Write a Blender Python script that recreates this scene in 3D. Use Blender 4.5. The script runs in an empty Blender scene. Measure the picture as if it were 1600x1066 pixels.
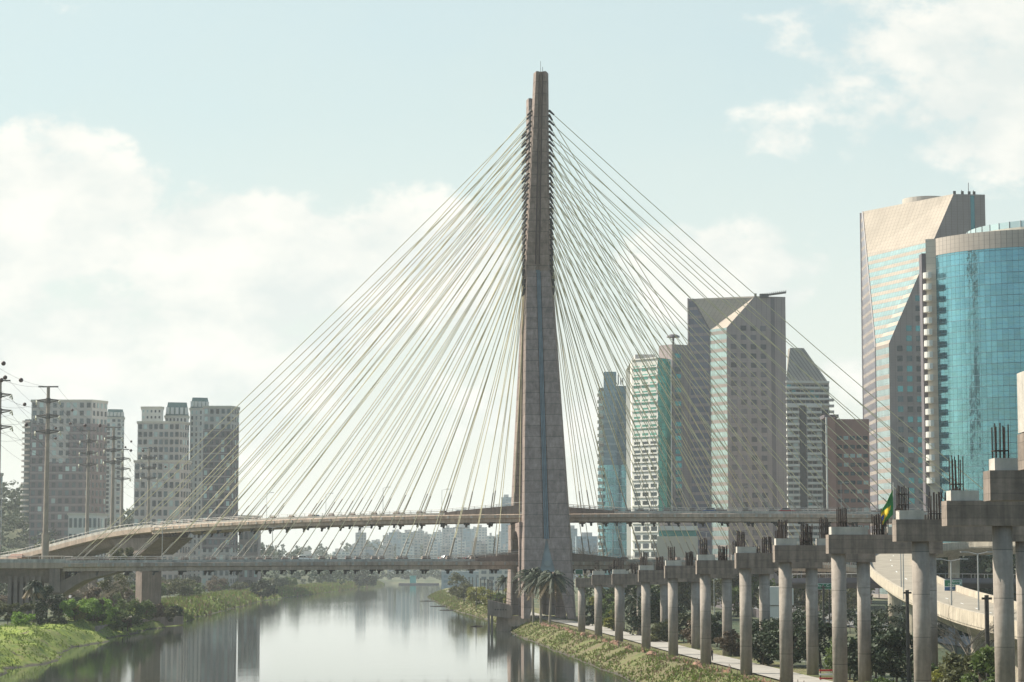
import bpy, math, random
from mathutils import Vector
random.seed(7)
R = math.radians
sc = bpy.context.scene
COL = sc.collection
F = 3590.0; TH = math.atan(352/F); HC = 15.5
CT, ST = math.cos(TH), math.sin(TH)

def U(px, py, d):
    """point at forward distance d seen at photo pixel px,py"""
    a = (px-800)/F; b = (533-py)/F
    y = CT-b*ST; z = ST+b*CT
    return Vector((a*d/y, d, HC+z*d/y))
def PX(px, d): return (px-800)*d/F/1.0048

# ------------------------------------------------------------------ materials
M = {}
def newmat(name):
    m = bpy.data.materials.new(name); m.use_nodes = True
    nt = m.node_tree; b = nt.nodes['Principled BSDF']
    M[name] = m
    return m, nt, b
def N(nt, typ, **kw):
    n = nt.nodes.new(typ)
    for k, v in kw.items():
        if k.startswith('_'): setattr(n, k[1:], v)
        else: n.inputs[k.replace('~', ' ')].default_value = v
    return n
def math_(nt, op, a, b=None, c=None, clamp=False):
    n = nt.nodes.new('ShaderNodeMath'); n.operation = op; n.use_clamp = clamp
    for i, v in enumerate((a, b, c)):
        if v is None: continue
        if isinstance(v, (int, float)): n.inputs[i].default_value = v
        else: nt.links.new(v, n.inputs[i])
    return n.outputs[0]
def mixc(nt, fac, a, b, blend='MIX'):
    n = nt.nodes.new('ShaderNodeMix'); n.data_type = 'RGBA'; n.blend_type = blend
    for sock, v in ((n.inputs[0], fac), (n.inputs[6], a), (n.inputs[7], b)):
        if isinstance(v, (int, float)): sock.default_value = v
        elif isinstance(v, tuple): sock.default_value = (*v, 1) if len(v) == 3 else v
        else: nt.links.new(v, sock)
    return n.outputs[2]
def coords(nt, kind='Object', scale=(1, 1, 1)):
    t = nt.nodes.new('ShaderNodeTexCoord'); mp = nt.nodes.new('ShaderNodeMapping')
    mp.inputs['Scale'].default_value = scale
    nt.links.new(t.outputs[kind], mp.inputs[0])
    return mp.outputs[0]
def noise(nt, vec, scale, detail=4, rough=.55):
    n = N(nt, 'ShaderNodeTexNoise', Scale=scale, Detail=detail, Roughness=rough)
    nt.links.new(vec, n.inputs['Vector']); return n.outputs['Fac']
def ramp(nt, fac, lo, hi, a=0.0, b=1.0):
    n = nt.nodes.new('ShaderNodeMapRange'); n.inputs[1].default_value = lo; n.inputs[2].default_value = hi
    n.inputs[3].default_value = a; n.inputs[4].default_value = b
    nt.links.new(fac, n.inputs[0]); return n.outputs[0]
def bump(nt, b, h, strength, dist):
    n = nt.nodes.new('ShaderNodeBump'); n.inputs['Strength'].default_value = strength; n.inputs['Distance'].default_value = dist
    nt.links.new(h, n.inputs['Height']); nt.links.new(n.outputs[0], b.inputs['Normal'])

def plain(name, col, rough=.7, metal=0., var=.25, scale=.6):
    m, nt, b = newmat(name)
    v = noise(nt, coords(nt), scale, 5)
    k = ramp(nt, v, .3, .7, 1-var, 1+var)
    c = mixc(nt, 1.0, (*col, 1), k, 'MULTIPLY')
    nt.links.new(c, b.inputs['Base Color'])
    b.inputs['Roughness'].default_value = rough; b.inputs['Metallic'].default_value = metal
    return m
def concrete(name, col, joint=0., streak=.35, scale=.25, patch=0., jw=.03):
    m, nt, b = newmat(name)
    co = coords(nt)
    big = ramp(nt, noise(nt, co, scale, 6, .65), .3, .7, .72, 1.22)
    st = ramp(nt, noise(nt, coords(nt, scale=(1.1, 1.1, .09)), 1.3, 5, .6), .35, .7, 1.1, 1.1-streak)
    fine = ramp(nt, noise(nt, co, 3.0, 3), .3, .7, .92, 1.07)
    k = math_(nt, 'MULTIPLY', math_(nt, 'MULTIPLY', big, st), fine)
    if joint:
        sep = nt.nodes.new('ShaderNodeSeparateXYZ'); nt.links.new(co, sep.inputs[0])
        fr = math_(nt, 'FRACT', math_(nt, 'DIVIDE', sep.outputs[2], joint))
        ln = math_(nt, 'LESS_THAN', fr, jw)
        k = math_(nt, 'MULTIPLY', k, math_(nt, 'SUBTRACT', 1.0, math_(nt, 'MULTIPLY', ln, .38)))
        # each lift of concrete has its own tone
        wn = nt.nodes.new('ShaderNodeTexWhiteNoise'); wn.noise_dimensions = '1D'
        nt.links.new(math_(nt, 'FLOOR', math_(nt, 'DIVIDE', sep.outputs[2], joint)), wn.inputs['W'])
        k = math_(nt, 'MULTIPLY', k, ramp(nt, wn.outputs[0], 0, 1, .9, 1.08))
    if patch:
        pt = ramp(nt, noise(nt, coords(nt, scale=(.25, .25, .6)), .55, 5, .7), .56, .7, 1., 1-patch)
        k = math_(nt, 'MULTIPLY', k, pt)
    c = mixc(nt, 1.0, (*col, 1), k, 'MULTIPLY')
    nt.links.new(c, b.inputs['Base Color'])
    b.inputs['Roughness'].default_value = .85
    bump(nt, b, noise(nt, co, 2.2, 5), .25, .15)
    return m
def leafmat(name, c1, c2, transl=.25, var=.5):
    m, nt, b = newmat(name)
    g = nt.nodes.new('ShaderNodeNewGeometry')
    v = noise(nt, coords(nt), .35, 3)
    f = math_(nt, 'ADD', math_(nt, 'MULTIPLY', g.outputs['Random Per Island'], .6), math_(nt, 'MULTIPLY', ramp(nt, v, .35, .65), .4))
    c = mixc(nt, f, c1, c2)
    nt.links.new(c, b.inputs['Base Color'])
    b.inputs['Roughness'].default_value = .65
    tr = nt.nodes.new('ShaderNodeBsdfTranslucent'); nt.links.new(c, tr.inputs['Color'])
    ms = nt.nodes.new('ShaderNodeMixShader'); ms.inputs[0].default_value = transl
    nt.links.new(b.outputs[0], ms.inputs[1]); nt.links.new(tr.outputs[0], ms.inputs[2])
    nt.links.new(ms.outputs[0], nt.nodes['Material Output'].inputs['Surface'])
    return m
def glass(name, col, rough=.12, metal=.35, var=.3):
    m, nt, b = newmat(name)
    oi = nt.nodes.new('ShaderNodeObjectInfo'); g = nt.nodes.new('ShaderNodeNewGeometry')
    f = math_(nt, 'FRACT', math_(nt, 'ADD', oi.outputs['Random'], g.outputs['Random Per Island']))
    k = ramp(nt, f, 0, 1, 1-var, 1+var)
    c = mixc(nt, 1.0, (*col, 1), k, 'MULTIPLY')
    nt.links.new(c, b.inputs['Base Color']); b.inputs['Roughness'].default_value = rough; b.inputs['Metallic'].default_value = metal
    return m
def gridmat(name, wall, gls, fu, fv, band, ml=.06, mcol=(.1, .1, .1), metal=.5, rough=.12, top=None, wav=0., gvar=.35, colw=0.):
    """curtain wall: UV in metres, floors of fv m, mullions each fu m, 'band' = share of the floor that is stone"""
    m, nt, b = newmat(name)
    t = nt.nodes.new('ShaderNodeTexCoord'); s = nt.nodes.new('ShaderNodeSeparateXYZ')
    nt.links.new(t.outputs['UV'], s.inputs[0])
    u, v = s.outputs[0], s.outputs[1]
    du = math_(nt, 'DIVIDE', u, fu); dv = math_(nt, 'DIVIDE', v, fv)
    isg = math_(nt, 'GREATER_THAN', math_(nt, 'FRACT', dv), band)
    if colw: isg = math_(nt, 'MULTIPLY', isg, math_(nt, 'GREATER_THAN', math_(nt, 'FRACT', du), colw))
    if top: isg = math_(nt, 'MULTIPLY', isg, math_(nt, 'LESS_THAN', v, top))
    line = math_(nt, 'LESS_THAN', math_(nt, 'FRACT', du), ml/fu)
    line2 = math_(nt, 'LESS_THAN', math_(nt, 'FRACT', math_(nt, 'MULTIPLY', dv, 2.0)), .04)
    line = math_(nt, 'MAXIMUM', line, line2)
    cb = nt.nodes.new('ShaderNodeCombineXYZ')
    nt.links.new(math_(nt, 'FLOOR', du), cb.inputs[0]); nt.links.new(math_(nt, 'FLOOR', dv), cb.inputs[1])
    wn = nt.nodes.new('ShaderNodeTexWhiteNoise'); wn.noise_dimensions = '3D'; nt.links.new(cb.outputs[0], wn.inputs['Vector'])
    k = ramp(nt, wn.outputs['Value'], 0, 1, 1-gvar, 1+gvar)
    gc = mixc(nt, 1.0, (*gls, 1), k, 'MULTIPLY')
    wv = ramp(nt, noise(nt, coords(nt), .12, 5), .3, .7, .85, 1.12)
    wc = mixc(nt, 1.0, (*wall, 1), wv, 'MULTIPLY')
    c = mixc(nt, isg, wc, gc)
    c = mixc(nt, line, c, (*mcol, 1))
    nt.links.new(c, b.inputs['Base Color'])
    nt.links.new(math_(nt, 'MULTIPLY', isg, metal), b.inputs['Metallic'])
    nt.links.new(ramp(nt, isg, 0, 1, .8, rough), b.inputs['Roughness'])
    if wav:
        bump(nt, b, noise(nt, coords(nt, 'UV'), .25, 3), wav, .6)
    return m

concrete('mast concrete', (.29, .218, .188), joint=2.75, streak=.42, patch=.28, jw=.065, scale=.6)
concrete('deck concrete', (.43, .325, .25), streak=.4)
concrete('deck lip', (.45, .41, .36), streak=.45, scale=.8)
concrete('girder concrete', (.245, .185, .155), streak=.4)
concrete('pier concrete', (.31, .262, .22), joint=3.6, streak=.45, patch=.3, jw=.022)
concrete('cap concrete', (.255, .20, .163), joint=.93, jw=.04, streak=.6, scale=.6, patch=.4)
concrete('block concrete', (.46, .42, .37), streak=.3)
concrete('ramp concrete', (.42, .36, .28), streak=.35, scale=.4)
concrete('stone wall', (.3, .24, .2), streak=.5)
plain('asphalt pale', (.27, .235, .185), .9, var=.2, scale=.35)
plain('asphalt', (.17, .165, .16), .9, var=.15, scale=.2)
plain('path gravel', (.30, .275, .24), .95, var=.2, scale=.5)
plain('white paint', (.75, .75, .72), .6, var=.08)
plain('rebar', (.035, .022, .018), .8, .3, var=.4, scale=3)
plain('dark steel', (.045, .042, .04), .6, .4, var=.2)
plain('grey steel', (.35, .35, .34), .5, .5, var=.15)
plain('rail steel', (.42, .40, .37), .6, .2, var=.15)
plain('cable yellow', (.58, .51, .31), .55, var=.2, scale=.2)
plain('cable sheath', (.32, .28, .22), .6, var=.2)
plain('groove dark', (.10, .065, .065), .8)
plain('pipe blue', (.15, .19, .21), .45, var=.2)
plain('panel blue', (.24, .27, .27), .5, var=.15)
plain('pole concrete', (.33, .27, .22), .85, var=.2)
plain('pole arm', (.13, .11, .10), .7, var=.2)
plain('insulator', (.55, .52, .40), .4, var=.1)
plain('ball', (.07, .035, .03), .6, var=.1)
plain('bark', (.10, .075, .055), .9, var=.3)
plain('bark pale', (.24, .2, .16), .9, var=.25)
plain('orange mesh', (.19, .10, .06), .8, var=.45, scale=1.5)
plain('wood stake', (.17, .11, .08), .9, var=.3)
plain('car white', (.7, .7, .68), .3, var=.04); plain('car silver', (.4, .41, .42), .3, .4, var=.04)
plain('car red', (.35, .03, .03), .3, var=.04); plain('car black', (.03, .03, .035), .3, var=.04)
plain('car blue', (.06, .1, .22), .3, var=.04)
plain('tyre', (.02, .02, .02), .9); glass('car glass', (.05, .06, .07), .08, .2)
plain('lamp red', (.5, .02, .02), .4); plain('lamp white', (.8, .8, .75), .3)
plain('flag green', (.03, .22, .05), .8, var=.15); plain('flag yellow', (.75, .5, .02), .8, var=.1); plain('flag blue', (.02, .05, .25), .8)
plain('sign green', (.01, .14, .07), .5, var=.05); plain('sign blue', (.015, .09, .22), .5, var=.05); plain('sign white', (.7, .72, .7), .6, var=.03)
plain('cloth dark', (.03, .03, .04), .9); plain('cloth light', (.4, .38, .33), .9); plain('skin', (.35, .2, .14), .6)
plain('roof tile', (.24, .13, .09), .85, var=.25); plain('roof green', (.10, .17, .15), .6, var=.2)
plain('wall white', (.62, .60, .55), .8, var=.1, scale=.1); plain('wall pale', (.47, .43, .40), .8, var=.12, scale=.1)
plain('wall cream', (.50, .46, .38), .8, var=.12, scale=.1)
plain('brick', (.17, .13, .135), .85, var=.15, scale=.15); plain('brick pink', (.30, .17, .14), .85, var=.12, scale=.15)
plain('granite', (.29, .235, .215), .6, var=.12, scale=.12); plain('granite dark', (.12, .10, .11), .5, var=.1)
plain('granite pale', (.48, .42, .35), .6, var=.14, scale=.12)
plain('boat teal', (.08, .42, .36), .5, var=.1)
plain('soil', (.16, .11, .07), .95, var=.35, scale=.4)
glass('pane dark', (.03, .042, .05), .25, 0., .5)
glass('pane mid', (.075, .105, .115), .25, .1, .35)
glass('pane slate', (.10, .10, .12), .2, .1, .3); glass('pane slate2', (.045, .055, .07), .2, .1, .3)
glass('pane teal', (.06, .24, .26), .15, .4, .35)
glass('pane pale', (.38, .46, .44), .3, .3, .2)
glass('pane green', (.10, .27, .23), .15, .4, .3)
glass('dark green glass', (.02, .14, .12), .1, .4, .3)
glass('glass clear', (.45, .55, .55), .1, .3, .1)
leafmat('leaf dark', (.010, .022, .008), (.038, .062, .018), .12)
leafmat('leaf mid', (.045, .075, .018), (.135, .185, .045), .3)
leafmat('leaf bright', (.09, .17, .02), (.22, .34, .05), .35)
leafmat('leaf yellow', (.13, .15, .03), (.28, .26, .05), .35)
leafmat('leaf brown', (.08, .055, .03), (.17, .12, .07), .2)
leafmat('leaf olive', (.05, .06, .022), (.13, .13, .05), .25)
leafmat('leaf far', (.03, .055, .03), (.075, .10, .05), .2)
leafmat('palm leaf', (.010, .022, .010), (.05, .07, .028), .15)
leafmat('palm dry', (.16, .11, .05), (.28, .2, .1), .2)
leafmat('blade', (.08, .12, .02), (.24, .30, .05), .3)
leafmat('weed', (.07, .10, .02), (.19, .25, .045), .3)
leafmat('blade dry', (.10, .075, .035), (.24, .18, .09), .3)

def grassmat():
    m, nt, b = newmat('grass bank')
    co = coords(nt)
    a = noise(nt, co, .06, 6, .6); c = noise(nt, co, .55, 6, .65); d = noise(nt, co, 3.5, 3)
    green = mixc(nt, ramp(nt, c, .35, .62), (.10, .155, .018), (.30, .36, .035))
    dry = mixc(nt, ramp(nt, d, .3, .7), (.09, .068, .038), (.20, .155, .08))
    sx = nt.nodes.new('ShaderNodeSeparateXYZ'); nt.links.new(co, sx.inputs[0]); dry_side = math_(nt, 'MULTIPLY', math_(nt, 'GREATER_THAN', sx.outputs[0], -60.), .09)
    f = ramp(nt, math_(nt, 'ADD', math_(nt, 'ADD', math_(nt, 'MULTIPLY', a, .4), math_(nt, 'MULTIPLY', c, .6)), dry_side), .47, .66)
    green = mixc(nt, ramp(nt, dry_side, 0, .09), green, mixc(nt, ramp(nt, c, .35, .62), (.07, .10, .018), (.18, .22, .035)))
    col = mixc(nt, f, green, dry)
    soil = ramp(nt, noise(nt, co, .22, 5, .7), .60, .66)
    col = mixc(nt, soil, col, (.13, .10, .055))
    mud = ramp(nt, math_(nt, 'ADD', sx.outputs[2], math_(nt, 'MULTIPLY', noise(nt, co, .5, 4), .7)), .42, .75, 1, 0)
    col = mixc(nt, mud, col, (.055, .045, .03))
    nt.links.new(col, b.inputs['Base Color']); b.inputs['Roughness'].default_value = .95
    bump(nt, b, noise(nt, co, 1.3, 6, .7), .9, .5)
    m2, nt, b = newmat('land')
    co = coords(nt)
    g = mixc(nt, ramp(nt, noise(nt, co, .03, 6, .6), .4, .62), (.03, .05, .018), (.10, .10, .05))
    nt.links.new(g, b.inputs['Base Color']); b.inputs['Roughness'].default_value = .95
    bump(nt, b, noise(nt, co, .8, 6, .7), .8, .5)
grassmat()
def watermat():
    m, nt, b = newmat('river water')
    b.inputs['Base Color'].default_value = (.035, .045, .035, 1)
    b.inputs['Roughness'].default_value = .045
    b.inputs['IOR'].default_value = 1.42
    b.inputs['Specular IOR Level'].default_value = .8
    h1 = noise(nt, coords(nt, scale=(.35, 1., 1.)), 1.1, 3, .5)
    h2 = noise(nt, coords(nt, scale=(.05, .22, 1.)), .6, 4, .5)
    patch = ramp(nt, noise(nt, coords(nt, scale=(.012, .004, 1)), 1, 3), .45, .6, .35, 1.0)
    h = math_(nt, 'ADD', math_(nt, 'MULTIPLY', h1, patch), math_(nt, 'MULTIPLY', h2, 1.5))
    bump(nt, b, h, .07, .11)
watermat()

# ------------------------------------------------------------------ mesh builder
class MB:
    def __init__(s): s.v = []; s.f = []; s.m = []; s.uv = []; s.hasuv = False
    def face(s, pts, mi=0, uv=None):
        n = len(s.v); s.v += [tuple(p) for p in pts]; s.f.append(tuple(range(n, n+len(pts)))); s.m.append(mi)
        if uv: s.hasuv = True
        s.uv += uv if uv else [(0, 0)]*len(pts)
    def idx(s, verts, faces, mi=0):
        n = len(s.v); s.v += [tuple(p) for p in verts]
        for f in faces:
            s.f.append(tuple(i+n for i in f)); s.m.append(mi); s.uv += [(0, 0)]*len(f)
    def box(s, c, sz, rz=0., mi=0, taper=1.):
        cx, cy, cz = c; hx, hy, hz = sz[0]/2, sz[1]/2, sz[2]/2; co, si = math.cos(rz), math.sin(rz)
        vs = []
        for z, k in ((-hz, 1.), (hz, taper)):
            for x, y in ((-hx, -hy), (hx, -hy), (hx, hy), (-hx, hy)):
                x *= k; y *= k; vs.append((cx+x*co-y*si, cy+x*si+y*co, cz+z))
        s.idx(vs, [(3, 2, 1, 0), (4, 5, 6, 7), (0, 1, 5, 4), (1, 2, 6, 5), (2, 3, 7, 6), (3, 0, 4, 7)], mi)
    def prism(s, poly, z0, z1, mi=0):
        n = len(poly); vs = [(x, y, z0) for x, y in poly]+[(x, y, z1) for x, y in poly]
        s.idx(vs, [tuple(range(n))[::-1], tuple(range(n, 2*n))]+[(i, (i+1) % n, n+(i+1) % n, n+i) for i in range(n)], mi)
    def tube(s, pts, r, n=6, mi=0, cap=True):
        pts = [Vector(p) for p in pts]; rs = r if isinstance(r, (list, tuple)) else [r]*len(pts)
        base = len(s.v); 
        for i, p in enumerate(pts):
            t = (pts[min(i+1, len(pts)-1)]-pts[max(i-1, 0)]).normalized()
            a = t.cross(Vector((0, 0, 1))) if abs(t.z) < .95 else t.cross(Vector((0, 1, 0)))
            a.normalize(); b = t.cross(a)
            for k in range(n):
                w = 2*math.pi*k/n; s.v.append(tuple(p+(a*math.cos(w)+b*math.sin(w))*rs[i]))
        for i in range(len(pts)-1):
            for k in range(n):
                q = (base+i*n+k, base+i*n+(k+1) % n, base+(i+1)*n+(k+1) % n, base+(i+1)*n+k)
                s.f.append(q); s.m.append(mi); s.uv += [(0, 0)]*4
        if cap:
            for q in (tuple(base+k for k in range(n))[::-1], tuple(base+(len(pts)-1)*n+k for k in range(n))):
                s.f.append(q); s.m.append(mi); s.uv += [(0, 0)]*n
    def loft(s, rings, mi=0, cap=True):
        n = len(rings[0]); base = len(s.v)
        for r in rings: s.v += [tuple(p) for p in r]
        for i in range(len(rings)-1):
            for k in range(n):
                s.f.append((base+i*n+k, base+i*n+(k+1) % n, base+(i+1)*n+(k+1) % n, base+(i+1)*n+k)); s.m.append(mi); s.uv += [(0, 0)]*4
        if cap:
            s.f.append(tuple(base+k for k in range(n))[::-1]); s.m.append(mi); s.uv += [(0, 0)]*n
            s.f.append(tuple(base+(len(rings)-1)*n+k for k in range(n))); s.m.append(mi); s.uv += [(0, 0)]*n
    def quad(s, bl, br, tr, tl, mi=0):
        w = (Vector(br)-Vector(bl)).length; wt = (Vector(tr)-Vector(tl)).length; h = (Vector(tl)-Vector(bl)).length; h2 = (Vector(tr)-Vector(br)).length
        s.face([bl, br, tr, tl], mi, [(0, 0), (w, 0), (w, h2), (w-wt, h)])
    def build(s, name, mats, parent=None, smooth=False, loc=None):
        o0 = Vector(loc) if loc is not None else (parent_origin(parent) if parent else Vector((0, 0, 0)))
        me = bpy.data.meshes.new(name)
        me.from_pydata([(x-o0.x, y-o0.y, z-o0.z) for x, y, z in s.v], [], s.f)
        if isinstance(mats, str): mats = [mats]
        for m in mats: me.materials.append(M[m])
        if len(mats) > 1: me.polygons.foreach_set('material_index', s.m)
        if s.hasuv:
            l = me.uv_layers.new(name='UVMap'); flat = [c for p in s.uv for c in p]; l.data.foreach_set('uv', flat)
        if smooth: me.polygons.foreach_set('use_smooth', [True]*len(s.f))
        me.update()
        o = bpy.data.objects.new(name, me); COL.objects.link(o)
        if parent: o.parent = parent; o.location = o0-parent_origin(parent)
        else: o.location = o0
        return o
def parent_origin(p):
    v = Vector(p.location)
    while p.parent: p = p.parent; v += p.location
    return v
def tag(o, label=None, cat=None, group=None, kind=None):
    if label: o['label'] = label
    if cat: o['category'] = cat
    if group: o['group'] = group
    if kind: o['kind'] = kind
    return o
def thing(name, label, cat, loc, group=None):
    o = bpy.data.objects.new(name, None); COL.objects.link(o); o.location = loc; o.empty_display_size = 1
    return tag(o, label, cat, group)
def copy_tree(o, loc, label=None, rz=None, scale=None, parent=None):
    c = o.copy(); COL.objects.link(c)
    if parent: c.parent = parent
    else:
        c.location = loc
        if label: c['label'] = label
        if rz is not None: c.rotation_euler = (0, 0, rz)
        if scale is not None: c.scale = scale if isinstance(scale, tuple) else (scale,)*3
    for ch in list(o.children): copy_tree(ch, None, parent=c)
    return c

# ------------------------------------------------------------------ river & ground
LW = [(40, -66), (325, -72), (384, -74), (428, -80.5), (472, -82), (594, -87.6), (655, -90.6), (742, -96), (1050, -111), (1590, -107), (2060, -104), (2300, -100)]
RW = [(40, 34), (307, 15), (380, 9.5), (460, 3.6), (530, -1.5), (655, -7.3), (806, -21.6), (1159, -44), (1391, -47), (1480, -34), (1600, 30), (1800, 120), (2300, 240)]
def interp(tab, y):
    if y <= tab[0][0]: return tab[0][1]
    for (a, va), (b, vb) in zip(tab, tab[1:]):
        if y <= b: return va+(vb-va)*(y-a)/(b-a)
    return tab[-1][1]
def sm(x): x = max(0., min(1., x)); return x*x*(3-2*x)
def hills(x, y):
    z = 0
    for cx, cy, rx, ry, h in ((-330, 1500, 150, 350, 54), (-215, 1750, 95, 300, 22), (-190, 2750, 190, 350, 27), (-60, 2900, 120, 300, 14), (-900, 2300, 500, 600, 70), (700, 3200, 600, 500, 12)):
        q = ((x-cx)/rx)**2+((y-cy)/ry)**2
        if q < 1: z += h*(1-q)**1.5
    return z
from mathutils import noise as mn
def gz(x, y):
    L = interp(LW, y); Rr = interp(RW, y)
    if y > 2075: L = Rr = (L+Rr)/2
    if L < x < Rr: return -1.2
    o = (L-x) if x <= L else (x-Rr)
    if y > 2075: o = max(o if o > 0 else 0, (y-2075)*.5)
    w = 10. if x <= L else 9.
    top = 3.0 if x <= L else 2.5
    z = -.5+(top+.5)*sm((o+.6)/w)
    bumpy = mn.noise(Vector((x*.12, y*.05, 1.3)))*1.7+mn.noise(Vector((x*.4, y*.16, 4.)))*.8
    if x <= L: z += bumpy*sm(o/3)*(1-sm((o-16)/10))*(1. if y < 1200 else .3)
    else: z += .18*bumpy*sm(o/2)*(1-sm((o-7)/4))
    return z+hills(x, y)
def ground():
    ys = []; y = 60.
    while y < 700: ys.append(y); y += 4.
    while y < 7000: ys.append(y); y += max(8., y*.018)
    offs = [0, .6, 1.2, 1.9, 2.6, 3.4, 4.3, 5.2, 6.2, 7.3, 8.5, 9.8, 11.2, 13, 15.5, 18.5, 22, 27, 33, 40, 50, 62, 76, 92, 112, 135, 160, 190, 225, 265, 310, 365, 430, 520, 700, 1100, 2000, 3500]
    vs = []; fs = []; mi = []
    nc = len(offs)*2+3
    for y in ys:
        L = interp(LW, y); Rr = interp(RW, y)
        xs = [L-o+ (0 if o == 0 else 0) for o in reversed(offs)]+[L+(Rr-L)*k/4 for k in (1, 2, 3)]+[Rr+o for o in offs]
        for x in xs: vs.append((x, y, gz(x, y) if not (L < x < Rr) or y > 2075 else -1.2))
    for i in range(len(ys)-1):
        for k in range(nc-1):
            a = i*nc+k
            fs.append((a, a+1, a+nc+1, a+nc))
            off = offs[len(offs)-1-k] if k < len(offs) else (offs[k-len(offs)-3] if k >= len(offs)+3 else 0)
            mi.append(0 if off <= 20 and ys[i] < 1800 else 1)
    me = bpy.data.meshes.new('ground'); me.from_pydata(vs, [], fs); me.materials.append(M['grass bank']); me.materials.append(M['land'])
    me.polygons.foreach_set('material_index', mi); me.polygons.foreach_set('use_smooth', [True]*len(fs)); me.update()
    o = bpy.data.objects.new('ground', me); COL.objects.link(o); o['kind'] = 'structure'
ground()
w = MB(); w.face([(-160, 20, 0), (420, 20, 0), (420, 2400, 0), (-160, 2400, 0)])
tag(w.build('river', 'river water'), kind='structure')

def strip(name, pts, width, z, mat, kind='structure'):
    mb = MB(); L = []; Rr = []
    for i, p in enumerate(pts):
        a = Vector(pts[max(i-1, 0)]); b = Vector(pts[min(i+1, len(pts)-1)]); t = (b-a).normalized(); n = Vector((-t.y, t.x))
        q = Vector(p); L.append(q+n*width/2); Rr.append(q-n*width/2)
    for i in range(len(pts)-1):
        def P(v): return (v.x, v.y, z)
        mb.face([P(L[i]), P(Rr[i]), P(Rr[i+1]), P(L[i+1])])
    return tag(mb.build(name, mat), kind=kind)
# service road on the right bank
strip('riverside_path', [(39.5, 170), (36, 220), (30.4, 297), (26.2, 352), (22.2, 417), (18.5, 470), (14, 525), (8.5, 575), (5, 620), (1.5, 680), (-8, 800), (-24, 1000), (-33, 1150), (-30, 1280), (-5, 1420), (60, 1600)], 5.2, 2.72, 'path gravel')
strip('highway_right', [(84, 200), (84, 900), (60, 1300), (110, 1700)], 24, 2.72, 'asphalt')
strip('highway_left', [(-150, 300), (-178, 800), (-190, 1300), (-190, 1600)], 18, 3.3, 'asphalt')
strip('cycle_path_left', [(-93, 560), (-103, 640), (-110, 760), (-122, 1000), (-126, 1300)], 3.5, 3.25, 'path gravel')

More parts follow.
